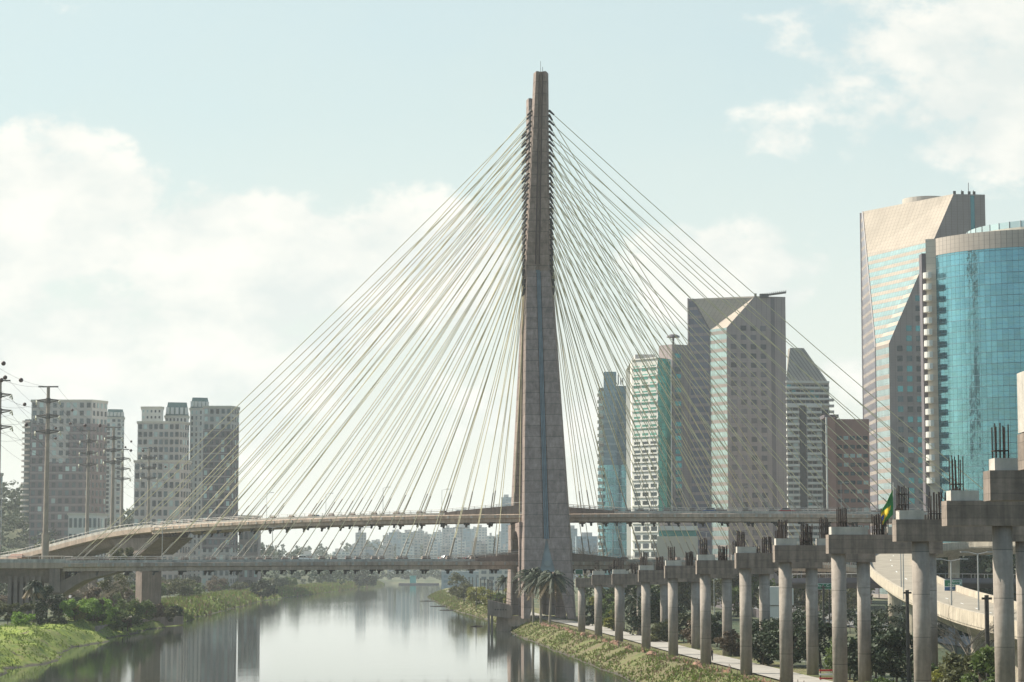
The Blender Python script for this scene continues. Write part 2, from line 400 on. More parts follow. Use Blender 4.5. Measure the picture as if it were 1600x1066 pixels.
# ------------------------------------------------------------------ bridge
PCX, PCY = 6.5, 578.
bridge = thing('cable_stayed_bridge', 'huge concrete bridge with X-shaped mast, two curved decks and yellow stay cables over the river', 'bridge', (PCX, PCY, 3.0))
ZB, ZT = 3.2, 137.5
def wprof(t):
    tab = [(0, 13.1), (.31, 10.4), (.52, 8.4), (.645, 7.0), (.81, 5.2), (1, 3.7)]
    return interp(tab, t)
def legA(t): return (interp([(0, 8.7), (.645, 6.7), (1, 5.6)], t), 548+(594-548)*t)   # base near, top far
def legB(t): return (interp([(0, 4.9), (.645, 6.4), (1, 7.2)], t), 608+(561-608)*t)   # base far, top near
def make_leg(fn, name, label):
    TS = (22-ZB)/(ZT-ZB)
    m = MB(); rings = []
    ts = [TS+(1-TS)*k/22 for k in range(23)]
    for t in ts:
        cx, cy = fn(t); w_ = wprof(t); z = ZB+t*(ZT-ZB); T = 4.6-1.8*t; g = .9-.35*t; dpt = .45
        hw = w_/2; fl = .62
        ring = [(cx-hw+fl, cy-T/2), (cx-g, cy-T/2), (cx-g, cy-T/2+dpt), (cx+g, cy-T/2+dpt), (cx+g, cy-T/2), (cx+hw-fl, cy-T/2), (cx+hw, cy+T/2), (cx-hw, cy+T/2)]
        dz = [0]*8
        if t == 1: dz = [1.5, -.2, -.3, -.3, -.2, 1.5, 1.5, 1.5]
        rings.append([(x, y, z+dz[i]) for i, (x, y) in enumerate(ring)])
    m.loft(rings)
    # two feet below
    for sgn in (-1, 1):
        rr = []
        for k in range(8):
            t = TS*(7-k)/7; cx, cy = fn(t); w_ = wprof(t); z = ZB+t*(ZT-ZB); T = 4.6-1.8*t; gap = max(.12, 4.55*(TS-t)/TS); hw = w_/2; fl = .62
            if k == 0: z -= .004
            r4 = [(cx+sgn*(hw-fl), cy-T/2+.02), (cx+sgn*gap, cy-T/2+.02), (cx+sgn*gap, cy+T/2), (cx+sgn*hw, cy+T/2)]
            if sgn < 0: r4 = r4
            rr.append([(x, y, z) for x, y in r4])
        m.loft(rr)
    leg = m.build(name, 'mast concrete', bridge)
    leg['label'] = label
    # blue pipes in the groove
    p = MB()
    for off in (-.42, 0, .42):
        pts = []
        for k in range(12):
            z = 22+k*(90-22)/11; t = (z-ZB)/(ZT-ZB); cx, cy = fn(t); T = 4.6-1.8*t; pts.append((cx+off*(1-.3*t), cy-T/2+.22, z))
        p.tube(pts, .17, 6)
    p.build('drain_pipe', 'pipe blue', leg)
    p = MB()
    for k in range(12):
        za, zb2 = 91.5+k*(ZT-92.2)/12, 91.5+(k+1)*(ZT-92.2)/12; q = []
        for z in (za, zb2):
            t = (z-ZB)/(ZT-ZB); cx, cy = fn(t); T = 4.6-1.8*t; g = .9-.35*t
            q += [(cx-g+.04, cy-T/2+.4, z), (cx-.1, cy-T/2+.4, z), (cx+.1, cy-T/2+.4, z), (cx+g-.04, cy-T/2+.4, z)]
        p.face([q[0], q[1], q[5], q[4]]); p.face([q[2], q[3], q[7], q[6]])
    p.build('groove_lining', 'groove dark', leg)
    p = MB()
    for off in (-.22, .22):
        pts = []
        for k in range(8):
            z = 90.5+k*(ZT-91)/7; t = (z-ZB)/(ZT-ZB); cx, cy = fn(t); T = 4.6-1.8*t; pts.append((cx+off, cy-T/2+.25, z))
        p.tube(pts, .11, 4)
    p.build('ladder_rail', 'girder concrete', leg)
    # blue wedge panel and disc
    p = MB(); t1 = TS; t0 = (14.2-ZB)/(ZT-ZB)
    c1 = fn(t1); c0 = fn(t0); g0 = 4.55*(TS-t0)/TS
    f_ = [(c0[0]-g0, c0[1]-1.7, 14.2), (c0[0]+g0, c0[1]-1.7, 14.2), (c1[0]+.1, c1[1]-1.7, 22), (c1[0]-.1, c1[1]-1.7, 22)]
    b_ = [(x, y+.4, z) for x, y, z in f_]
    p.idx(f_+b_, [(0, 1, 2, 3), (7, 6, 5, 4), (0, 4, 5, 1), (1, 5, 6, 2), (2, 6, 7, 3), (3, 7, 4, 0)])
    p.tube([(c0[0], c0[1]-1.55, 16.2), (c0[0], c0[1]-1.85, 16.2)], .75, 16)
    p.build('wedge_panel', 'panel blue', leg)
    return leg
lA = make_leg(legA, 'mast_leg', 'concrete mast leg whose foot stands nearest the river')
lB = make_leg(legB, 'mast_leg', 'concrete mast leg whose tip is the highest point')
# ring where the legs cross
t = (90.5-ZB)/(ZT-ZB); cx, cy = legA(t); T = 4.6-1.8*t
rg = MB()
ring = [(cx+.98*math.cos(a*math.pi/12), cy-T/2-.1, 90.3+.98*math.sin(a*math.pi/12)) for a in range(25)]
rg.tube(ring, .12, 6)
rg.build('round_emblem', 'rail steel', lA)
# tip details
tp = MB(); c = legB(1.)
tp.tube([(c[0]-.1, c[1], 137.6), (c[0]-.1, c[1], 140.3)], .05, 5); tp.tube([(c[0]+.4, c[1], 137.6), (c[0]+.4, c[1], 138.9)], .06, 5)
tp.build('lightning_rod', 'dark steel', lB)
# lower walls between the legs with arches
def arch_wall(xn, xf, name):
    m = MB(); y0, y1 = 556.5, 601.; th = 2.4
    def X(y): return xn+(xf-xn)*(y-y0)/(y1-y0)
    def seg(ya, yb, za, zb, za2, zb2):   # bottom z at ya,yb ; top
        xa, xb = X(ya), X(yb)
        vs = [(xa, ya, za), (xb, yb, zb), (xb, yb, zb2), (xa, ya, za2)]
        vs += [(x+th, y, z) for x, y, z in vs]
        m.idx(vs, [(0, 1, 2, 3)[::-1], (4, 5, 6, 7), (0, 4, 5, 1)[::-1], (1, 5, 6, 2), (2, 6, 7, 3), (3, 7, 4, 0)])
    for lo, spring, apex, hi in ((3.2, 9.5, 13.0, 14.6), (15.4, 19.5, 24.2, 26.1)):
        seg(y0, 559., lo, lo, hi, hi); seg(584, y1, lo, lo, hi, hi)
        n = 12
        for k in range(n):
            ya = 559+(584-559)*k/n; yb = 559+(584-559)*(k+1)/n
            f = lambda y: spring+(apex-spring)*math.sqrt(max(0, 1-((y-571.5)/12.51)**2))
            seg(ya, yb, f(ya), f(yb), hi, hi)
    # web between the two tiers
    seg(y0, y1, 14.6, 14.6, 15.4, 15.4)
    m.build(name, 'mast concrete', bridge)
arch_wall(1.75, -1.0, 'arched_wall'); arch_wall(10.6, 7.6, 'arched_wall')

# decks
def deck_path(h0, Rc, s):   # heading in degrees at the mast, radius, signed length -> (x,y,heading)
    h = R(h0)+s/Rc; a = R(h0)
    return PCX+Rc*(math.sin(h)-math.sin(a)), PCY-Rc*(math.cos(h)-math.cos(a)), h
DECK = {
    'lower': dict(h0=33, R=230., z=lambda s: 16.75 - (.45*(abs(s)/115.)**2 if s < 0 else .9*(s/115.)**2), s0=-118, s1=117),
    'upper': dict(h0=-22, R=255., z=lambda s: 28.4 - (1.9*(abs(s)/126.)**2 if s < 0 else .9*(s/118.)**2), s0=-128, s1=118)}
HALF = 7.6
def sect(hw, lip=True):
    return [(-hw, 0), (-hw-.25, -.15), (-hw-.25, -.95), (-hw+.1, -1.15), (-hw+.1, -1.95), (-hw+1.6, -2.0), (-hw+2.4, -1.25), (hw-2.4, -1.25), (hw-1.6, -2.0), (hw-.1, -1.95), (hw-.1, -1.15), (hw+.25, -.95), (hw+.25, -.15), (hw, 0)]
def sweep(mb, D, s0, s1, step, sec, mi=0):
    n = max(2, int(abs(s1-s0)/step)); rings = []
    for i in range(n+1):
        s = s0+(s1-s0)*i/n; x, y, h = deck_path(D['h0'], D['R'], s); z = D['z'](s)
        nx, ny = -math.sin(h), math.cos(h)   # +n is the far side
        rings.append([(x+nx*a, y+ny*a, z+b) for a, b in sec])
    mb.loft(rings, mi)
mastL = {}
cables = []
for key, D in DECK.items():
    m = MB(); sweep(m, D, D['s0'], D['s1'], 5, sect(HALF))
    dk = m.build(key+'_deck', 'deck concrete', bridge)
    # deck surface
    m = MB(); sweep(m, D, D['s0'], D['s1'], 5, [(-HALF+.8, .006), (-HALF+.8, .02), (HALF-.8, .02), (HALF-.8, .006)])
    m.build('road_surface', 'asphalt', dk)
    # barriers (low concrete parapet) and rails, near and far edges
    for sg in (-1, 1):
        a = sg*(HALF-.35)
        m = MB(); sweep(m, D, D['s0'], D['s1'], 5, [(a-.2, .008), (a-.15, .55), (a+.15, .55), (a+.2, .008)])
        # small concrete posts on the lip give the ribbed look
        L = int((D['s1']-D['s0'])/3.2)
        for i in range(L):
            s = D['s0']+1.5+i*3.2; x, y, h = deck_path(D['h0'], D['R'], s); z = D['z'](s); nx, ny = -math.sin(h), math.cos(h); b_ = sg*(HALF+.28)
            m.box((x+nx*b_, y+ny*b_, z-.55), (.5, .12, .7), h)
        m.build('parapet', 'deck lip', dk)
        r = MB(); 
        for zz in (.95, 1.35):
            pts = []
            n = 50
            for i in range(n+1):
                s = D['s0']+(D['s1']-D['s0'])*i/n; x, y, h = deck_path(D['h0'], D['R'], s); hump = 1.7*max(0, 1-abs(s)/24.)**1.0
                pts.append((x-math.sin(h)*a, y+math.cos(h)*a, D['z'](s)+zz+hump))
            r.tube(pts, .05, 4)
        for i in range(int((D['s1']-D['s0'])/3)):
            s = D['s0']+i*3.; x, y, h = deck_path(D['h0'], D['R'], s); hump = 1.7*max(0, 1-abs(s)/24.)
            r.box((x-math.sin(h)*a, y+math.cos(h)*a, D['z'](s)+.7+hump), (.09, .09, 1.35), h)
        r.build('railing', 'rail steel', dk)
        # fairing walls that rise towards the mast
        for (sa, sb) in ((-22, -2.), (2., 22)):
            fm = MB(); n = 8; rings = []
            for i in range(n+1):
                s = sa+(sb-sa)*i/n; x, y, h = deck_path(D['h0'], D['R'], s); z = D['z'](s); hh = .62+1.75*(1-abs(s)/22.)**.8 if abs(s) < 22 else .6
                rings.append([(x-math.sin(h)*q, y+math.cos(h)*q, z+b) for q, b in ((a-.3, .012), (a-.28, hh), (a+.28, hh), (a+.3, .012))])
            fm.loft(rings); fm.build('fairing_wall', 'girder concrete', dk)
    # stays
    for side in (-1, 1):
        for sg in (-1, 1):
            for k in range(18):
                s = side*(9.5+k*(6.75 if key == 'upper' and side < 0 else 6.25))
                x, y, h = deck_path(D['h0'], D['R'], s); z = D['z'](s)
                a = sg*(HALF-1.15)
                p0 = Vector((x-math.sin(h)*a, y+math.cos(h)*a, z+.5))
                zz = 85.5+(k+(.5 if key == 'upper' else 0))*2.47
                tt = (zz-ZB)/(ZT-ZB)
                fn = legB if sg < 0 else legA
                cx, cy = fn(tt); hw = wprof(tt)/2; T = 4.6-1.8*tt
                p1 = Vector((cx+side*(hw-.05), cy+(.55 if key == 'upper' else -.55), zz))
                cables.append((p0, p1, dk, h, D, s, a, side))
# anchors / cables as parts
cables.sort(key=lambda c: -(c[0]-c[1]).length)
rest = MB()
for i, (p0, p1, dk, h, D, s, a, side) in enumerate(cables):
    mb = MB() if i < 100 else rest
    L = (p1-p0).length; dirn = (p1-p0)/L
    pts = []
    for j in range(6):
        q = p0.lerp(p1, j/5.); q.z -= 4*(L*L*1.1e-4)*(j/5.)*(1-j/5.)*.5; pts.append(q)
    mb.tube(pts, .092, 5, 0)
    mb.tube([p0-dirn*.3, p0+dirn*5.5], .15, 6, 1)        # guide sleeve
    # anchor block on the deck and bracket below it
    mb.box((p0.x, p0.y, p0.z+.12), (1.9, 1.1, 1.15), h, 2, .6)
    q = p0-dirn*(3.6/max(.35, dirn.z)); q.z = D['z'](s)-2.0
    q = Vector((p0.x, p0.y, D['z'](s)-2.0))-Vector((dirn.x, dirn.y, 0))*.8
    mb.tube([q+Vector((0, 0, .5)), q-Vector((dirn.x*.8, dirn.y*.8, 1.0))], [.42, .26], 6, 3)
    mb.box((q.x, q.y, q.z-.1), (1.5, .5, .4), h, 3)
    # socket on the mast
    mb.tube([p1-dirn*1.9, p1-dirn*.15], [.22, .36], 6, 3)
    if i < 100: mb.build('stay_cable', ['cable yellow', 'cable sheath', 'girder concrete', 'dark steel'], bridge)
ro = rest.build('stay_cable', ['cable yellow', 'cable sheath', 'girder concrete', 'dark steel'], bridge); ro['kind'] = 'stuff'

# approach viaducts
def approach(D, s0, s1, depth, name, label, zfun=None, halfw=HALF, girder=5.2, haunch=True):
    x, y, h = deck_path(D['h0'], D['R'], s0)
    th = thing(name, label, 'viaduct', (x, y, 3))
    D2 = dict(D)
    if zfun: D2['z'] = zfun
    hw = halfw
    m = MB(); sweep(m, D2, s0, s1, 5, [(-hw, 0), (-hw, -1.3), (-hw+.5, -1.45), (hw-.5, -1.45), (hw, -1.3), (hw, 0)])
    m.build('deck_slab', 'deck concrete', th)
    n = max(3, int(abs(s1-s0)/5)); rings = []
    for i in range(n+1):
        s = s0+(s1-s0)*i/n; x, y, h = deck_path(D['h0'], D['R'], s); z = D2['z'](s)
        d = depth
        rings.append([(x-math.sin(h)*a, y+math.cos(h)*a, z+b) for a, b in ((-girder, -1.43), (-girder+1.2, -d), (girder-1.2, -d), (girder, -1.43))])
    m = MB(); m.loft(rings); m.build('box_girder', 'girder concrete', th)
    for sg in (-1, 1):
        a = sg*(hw-.25); m = MB(); sweep(m, D2, s0, s1, 5, [(a-.2, .01), (a-.12, .8), (a+.12, .8), (a+.2, .01)]); m.build('parapet', 'deck lip', th)
        r = MB()
        pts = []
        for i in range(31):
            s = s0+(s1-s0)*i/30; x, y, h = deck_path(D['h0'], D['R'], s); pts.append((x-math.sin(h)*a, y+math.cos(h)*a, D2['z'](s)+1.5))
        r.tube(pts, .055, 4)
        for i in range(int(abs(s1-s0)/2.6)):
            s = s0+math.copysign(i*2.6, s1-s0); x, y, h = deck_path(D['h0'], D['R'], s); r.box((x-math.sin(h)*a, y+math.cos(h)*a, D2['z'](s)+.9), (.1, .1, 1.2), h)
        r.build('railing', 'rail steel', th)
    return th, D2
DL = dict(DECK['lower']); DL['R'] = 230.
zl = lambda s: 16.3
# the lower left approach runs on almost straight
xe, ye, he = deck_path(33, 230., -117.9)
class Straight: pass
_dp = deck_path
SP = {}
def deck_path(h0, Rc, s):
    if h0 == 'L0':
        return xe+(s)*math.cos(he), ye+(s)*math.sin(he), he
    return _dp(h0, Rc, s)
DS = dict(h0='L0', R=1., z=lambda s: 16.35)
ap, _ = approach(DS, 0.2, -90, 4.7, 'approach_viaduct', 'brown concrete approach viaduct carrying the lower deck in over the left bank', girder=6.4)
# braced abutment pier
m = MB()
for i in range(6):
    x, y, h = deck_path('L0', 1, -5.5-i*1.35); m.box((x, y-3.2, 7.9), (.85, 5.5, 10.5), h)
m.build('pier', 'girder concrete', ap)
m = MB(); x, y, h = deck_path('L0', 1, -2.0)
m.box((x, y, 12.6), (2.4, 14.8, 6.2), h); m.build('end_block', 'girder concrete', ap)
m = MB()
x, y, h = deck_path('L0', 1, 0)
vs = []
for dy in (-6.2, 6.2):
    vs += [(x-12, y+dy, 4.0), (x-8.5, y+dy, 4.0), (x+4.8, y+dy, 12.2), (x+14, y+dy, 14.5), (x+5, y+dy, 14.4), (x-.8, y+dy, 11.9)]
m.idx(vs, [(0, 1, 2, 3, 4, 5), (11, 10, 9, 8, 7, 6)]+[(i, i+6, (i+1) % 6+6, (i+1) % 6) for i in range(6)])
m.build('inclined_strut', 'girder concrete', ap)
for k, s in enumerate((-30, -62)):
    m = MB(); x, y, h = deck_path('L0', 1, s); m.box((x, y, 7.3), (2.2, 9, 9), h); m.build('pier', 'girder concrete', ap)

def zu(s): 
    q = -128.2-s
    return DECK['upper']['z'](-128)-.053*q if q < 150 else DECK['upper']['z'](-128)-.053*150-.02*(q-150)
xu, yu, hu = _dp(-22, 255., -128.1)
_dq = deck_path
def deck_path(h0, Rc, s):
    if h0 == 'U0': a = hu-s/900.; return xu+s*math.cos((hu+a)/2), yu+s*math.sin((hu+a)/2), a
    return _dq(h0, Rc, s)
zu = lambda s: interp([(0, 26.45), (15, 25.8), (30, 24.7), (45, 22.9), (60, 20.9), (75, 19.0), (90, 17.6), (120, 16.2), (150, 15.4)], -s)
ap2, D2 = approach(dict(h0='U0', R=1., z=zu), -.1, -150, 3.6, 'approach_viaduct', 'curving concrete approach viaduct descending behind the power poles on the left bank', zfun=zu, girder=5.0)
for s in (-14, -48, -82, -116):
    m = MB(); x, y, h = deck_path('U0', 1, s); z = zu(s)
    if s == -14:
        m.box((x, y, (z-4.3+2.5)/2), (3.4, 6.5, z-4.3-2.5), h)
        vs = []
        nx, ny, tx, ty = -math.sin(h), math.cos(h), math.cos(h), math.sin(h)
        for sg in (-5.6, 5.6):
            for a_, b_ in ((-13, z-2.4), (15, z-2.2), (4., z-7.), (-4., z-7.)):
                vs.append((x+nx*sg+tx*a_, y+ny*sg+ty*a_, b_))
        m.idx(vs, [(0, 1, 2, 3), (7, 6, 5, 4)]+[(i, i+4, (i+1) % 4+4, (i+1) % 4) for i in range(4)])
    else:
        m.box((x, y, (z-4.3+2.5)/2), (2.2, 6., z-4.3-2.5), h)
    m.build('pier', 'girder concrete', ap2)
def zr(s): return DECK['lower']['z'](117)-.035*(s-117)
ap3, _ = approach(DECK['lower'], 117.2, 230, 3.0, 'approach_viaduct', 'low concrete approach viaduct leading away from the lower deck behind the pier row', zfun=zr)
for s in (122, 160, 195):
    m = MB(); x, y, h = _dp(33, 230., s); z = zr(s); m.box((x, y, (z-2.8+2.3)/2), (2., 6, z-2.8-2.3), h); m.build('pier', 'girder concrete', ap3)
xr, yr, hr = _dp(-22, 255., 118.)
def deck_path(h0, Rc, s):
    if h0 == 'L0': return xe+(s)*math.cos(he), ye+(s)*math.sin(he), he
    if h0 == 'R0': return xr+(s)*math.cos(hr), yr+(s)*math.sin(hr), hr
    return _dp(h0, Rc, s)
ap4, _ = approach(dict(h0='R0', R=1., z=lambda s: 27.5), .2, 60, 4.2, 'approach_viaduct', 'concrete approach viaduct taking the upper deck off to the right edge of the photo')
m = MB(); x, y, h = deck_path('R0', 1, 6); m.box((x, y, 13), (3, 8, 21), h); m.build('pier', 'girder concrete', ap4)

# ------------------------------------------------------------------ unfinished viaduct piers
PD = [462, 433, 402, 367.5, 338.4, 309, 279, 254.4, 227.6, 195.9, 171.9, 143, 118]
PT = [13.15, 13.9, 14.2, 14.9, 15.6, 16.3, 17.1, 17.8, 18.6, 19.45, 20.35, 21.4, 22.3]
OV = [1.2, 1.2, 1.2, 1.2, 1.2, 1.2, 1.2, 1.25, 1.1, 2.2, 4.3, 7., 7.]
SEP = [7.9]*6+[8.0, 8.6, 8.9, 8.8, 8.8, 8.8, 8.8]
order = ['farthest, just right of the bridge mast', 'second from the bridge mast', 'third from the bridge mast', 'fourth from the bridge mast', 'fifth from the bridge mast', 'sixth from the bridge mast', 'seventh from the bridge mast', 'eighth from the bridge mast, its cap under the flag side', 'ninth from the bridge mast, carrying the flag', 'tenth from the mast, left of the glass tower foot', 'eleventh, right of the curved ramp', 'twelfth, only its huge cap showing at the right edge', 'last, only a pale block showing at the right border']
order[7] = 'eighth from the bridge mast, next before the one with the flag'
def rebar(mb, x, y, z, w, n, h, rad=.06, dy=.5):
    for i in range(n):
        for j in (-dy, dy):
            xx = x-w/2+w*i/max(1, n-1)+random.uniform(-.03, .03); hh = h*random.uniform(.9, 1.04)
            mb.tube([(xx, y+j, z-.1), (xx+random.uniform(-.05, .05), y+j, z+hh)], rad, 4)
    for k in range(max(2, int(h/1.0))):
        if random.random() < .5:
            mb.box((x, y, z+.5+k*.9), (w+.1, dy*2+.1, .06))
for i, d in enumerate(PD):
    x0 = 13.9+.0781*(462-d); 
    if i == 11: x0 = 36.5
    if i == 12: x0 = 33.2
    zt = PT[i]; base = 2.3; sep = SEP[i]
    th = thing('viaduct_pier', 'unfinished viaduct pier, '+order[i], 'bridge pier', (x0, d, base), 'unfinished viaduct piers in a row')
    for sx in (0, sep):
        m = MB(); m.tube([(x0+sx, d, base-.6), (x0+sx, d, zt-1.85)], .725 if i < 10 else .74, 44, cap=True)
        o = m.build('column', 'pier concrete', th, smooth=False)
        o.data.polygons.foreach_set('use_smooth', [len(p.vertices) == 4 for p in o.data.polygons])
    xl = x0-OV[i]; xrr = x0+sep+1.2
    m = MB(); m.box(((xl+xrr)/2, d, zt-.93), (xrr-xl, 2.1, 1.86))
    m.build('cap_beam', 'cap concrete', th)
    bw = 2.3
    bxs = [xl+.15+bw/2, xl+.15+bw/2+4.6]
    if i in (0,): bxs = []
    if i == 8: bxs = [xl+.2+1.9, xl+9.1-1.4]; 
    if i in (10, 11): bxs = [xl+.25+bw/2, xl+10.]
    if i == 9: bxs = [xl+.25+1.1, xl+5.6]
    for b in bxs:
        m = MB(); ww = 3.6 if i == 8 else (bw if i < 9 else 2.1)
        m.box((b, d, zt+.375), (ww, 1.75, .75 if i < 8 else .78)); m.build('bearing_block', 'block concrete', th)
    if i == 12:
        m = MB(); m.box((xl+1.3, d, zt+1.6), (2.6, 1.7, 3.1)); m.build('tall_block', 'block concrete', th)
    hgt = 1.9+.06*i
    spots = []
    for b in bxs: spots.append((b-.45, .8, 4, zt+.75)); 
    cxs = [(bxs[0]+bxs[1])/2+.0] if len(bxs) == 2 else [(xl+xrr)/2]
    spots += [(cxs[0], 1.0, 5, zt), (xrr-2.0, .8, 4, zt)]
    if i >= 8: spots.append((cxs[0]+.9, .5, 3, zt))
    for k, (rx, rw, nn, rz_) in enumerate(spots):
        m = MB(); rebar(m, rx+random.uniform(-.2, .2), d, rz_, rw, nn, hgt*random.uniform(.8, 1.08), .06 if i < 9 else .045)
        m.build('rebar_bundle', 'rebar', th)

# flag on pier nine
d = 226.5; pz = U(1396, 822, d); top = U(1396, 760, d)
fl = thing('flag', 'green and yellow national flag hanging limp from a thin pole among the rebar', 'flag', (pz.x, d, pz.z))
m = MB(); m.tube([(pz.x, d, pz.z-.6), (top.x, d, top.z+.4)], .05, 6); m.build('flag_pole', 'rail steel', fl)
# hanging cloth, folded: hoist along the pole, free corner drooping to lower left
m = MB(); nu, nv = 16, 14
A0 = U(1395.5, 764, d); A1 = U(1395.5, 804, d); B0 = U(1377, 800, d); B1 = U(1378.5, 820, d)
def fp(u, v):
    a = A0.lerp(A1, v); b = B0.lerp(B1, v); p = a.lerp(b, u**.9)
    p.y += .22*math.sin(u*9+v*2)*(.3+u)+.1*math.sin(v*7); return p
def fcol(u, v):
    a, b = abs(u-.5)/.42, abs(v-.5)/.4
    if (u-.5)**2*2.2+(v-.5)**2 < .03: return 2
    return 1 if a+b < 1 else 0
for i in range(nu):
    for j in range(nv):
        m.face([fp(i/nu, j/nv), fp(i/nu, (j+1)/nv), fp((i+1)/nu, (j+1)/nv), fp((i+1)/nu, j/nv)], fcol((i+.5)/nu*.5+.0, (j+.5)/nv*.9))
o = m.build('cloth', ['flag green', 'flag yellow', 'flag blue'], fl)
md = o.modifiers.new('thick', 'SOLIDIFY'); md.thickness = .02

# ------------------------------------------------------------------ curved ramp
def spline(pts, n):
    out = []
    P_ = [Vector(p) for p in pts]; P_ = [P_[0]*2-P_[1]]+P_+[P_[-1]*2-P_[-2]]
    for i in range(1, len(P_)-2):
        for k in range(n):
            t = k/n; a, b, c, e = P_[i-1:i+3]
            out.append(.5*((2*b)+(c-a)*t+(2*a-5*b+4*c-e)*t*t+(3*b-a-3*c+e)*t**3))
    out.append(P_[-2]); return out
def curved_road(pts, hw, name, label, cat, depth, girdermat='ramp concrete', surf='asphalt pale', cols=(), colr=1.3, lip=.85, dashes=True, railing=False):
    sp = spline(pts, 8); th = thing(name, label, cat, (sp[0].x, sp[0].y, 3))
    nr = []
    for i, p in enumerate(sp):
        t = sp[min(i+1, len(sp)-1)]-sp[max(i-1, 0)]; t.z = 0; t.normalize(); nr.append(Vector((-t.y, t.x, 0)))
    def sw(sec): return [[p+nr[i]*a+Vector((0, 0, b)) for a, b in sec] for i, p in enumerate(sp)]
    m = MB(); m.loft(sw([(-hw, -.02), (-hw, -.8), (-hw*.55, -depth), (hw*.55, -depth), (hw, -.8), (hw, -.02)])); m.build('box_girder', girdermat, th)
    m = MB(); m.loft(sw([(-hw+.5, -.015), (-hw+.5, 0), (hw-.5, 0), (hw-.5, -.015)])); 
    m.build('road_surface', surf, th)
    for sg in (-1, 1):
        a = sg*(hw-.2); m = MB(); m.loft(sw([(a-.28, -.55), (a-.2, lip), (a+.2, lip), (a+.28, -.55)])); m.build('parapet', girdermat, th)
        if railing:
            r = MB(); r.tube([p+nr[i]*a+Vector((0, 0, lip+.9)) for i, p in enumerate(sp)], .05, 4)
            for i, p in enumerate(sp[::1]): r.box((p+nr[i]*a+Vector((0, 0, lip+.4)))[:], (.08, .08, .9))
            r.build('railing', 'rail steel', th)
    if dashes:
        m = MB()
        for i in range(0, len(sp)-1, 3):
            for a in (-hw*.02,):
                p, q = sp[i]+nr[i]*a, sp[i].lerp(sp[i+1], .5)+nr[i]*a; up = Vector((0, 0, .006)); w_ = nr[i]*.09
                m.face([p-w_+up, q-w_+up, q+w_+up, p+w_+up])
        m.build('lane_marking', 'white paint', th)
    for (k, h2) in cols:
        p = sp[k]; m = MB(); m.tube([(p.x, p.y, 1.8), (p.x, p.y, p.z-depth+.05)], colr, 20); o = m.build('column', girdermat, th)
    return th, sp, nr
ramp_pts = [(50.5, 190, 9.3), (51.5, 220, 9.7), (52.9, 250, 10.15), (56.5, 290, 10.8), (62.4, 350, 12.0), (70.4, 425, 14.8), (78.8, 478, 17.6), (90, 513, 19.4), (103, 520, 20.2), (117, 505, 20.6), (137, 490, 20.8)]
curved_road(ramp_pts, 4.7, 'curved_ramp', 'pale curved road ramp sweeping behind the two piers at the right', 'road ramp', 2.3, cols=((20, 0), (34, 0), (40, 0), (12, 0), (62, 0), (72, 0)), colr=1.3)
# dark overpass behind the piers
ov, _, _ = curved_road([(60, 505, 12.6), (75, 500, 12.7), (92, 500, 12.7), (115, 505, 12.5)], 6, 'road_overpass', 'dark road overpass with a railing seen between the pier columns', 'overpass', 1.9, 'granite dark', 'asphalt', cols=(), dashes=False, railing=True, lip=.3)
m = MB(); p = U(1215, 950, 498)
m.prism([(p.x-2.0, 497), (p.x+2.0, 497), (p.x+2.0, 502), (p.x-2.0, 502)], 2, 7); m.box((p.x, 499.5, 9.), (6.6, 5.6, 3.6)); m.box((p.x-.8, 499.5, 10.9), (5.6, 5.4, .5))
m.build('pier', 'wall white', ov)

# ------------------------------------------------------------------ jetty beside the mast
jt = thing('river_jetty', 'raised concrete jetty platform with a dark railing at the water beside the mast foot', 'jetty', (-3, 556, 0))
a = U(762, 945, 556); 
m = MB(); 
vs = []
x0, x1 = U(762, 900, 556).x, U(800, 900, 556).x
for y in (552, 562):
    vs += [(x0, y, 3.9), (x1, y, 3.0), (x1, y, 4.4), (x1, y, 6.1), (x0, y, 7.6)]
m.idx(vs, [(0, 1, 2, 3, 4), (9, 8, 7, 6, 5)]+[(i, i+5, (i+1) % 5+5, (i+1) % 5) for i in range(5)])
m.build('platform', 'stone wall', jt)
m = MB(); m.box(((x0+x1)/2+1, 557, 2.), (3.6, 6, 4.6)); m.build('plinth', 'deck concrete', jt)
for xx in (x0+.3, x0+1.1):
    m = MB(); m.tube([(xx, 552.6, -1), (xx, 552.6, 4.2)], .28, 8); m.build('pile', 'stone wall', jt)
m = MB(); m.box((x1+1.7, 556, 2.4), (5.5, 7, 2.4)); m.build('quay_wall', 'deck concrete', jt)
m = MB()
for k in range(9):
    f = k/8; m.tube([(x0+(x1-x0)*f, 552.2, 7.6-1.5*f), (x0+(x1-x0)*f, 552.2, 9.1-1.5*f)], .05, 4)
for hh in (.7, 1.45): m.tube([(x0, 552.2, 7.6+hh), (x1, 552.2, 6.1+hh)], .05, 4)
m.build('railing', 'dark steel', jt)
m = MB()
for k in range(5): m.box((x0+1.9+k*.62, 551.98, 5.2), (.3, .06, .3))
m.build('scupper', 'dark steel', jt)

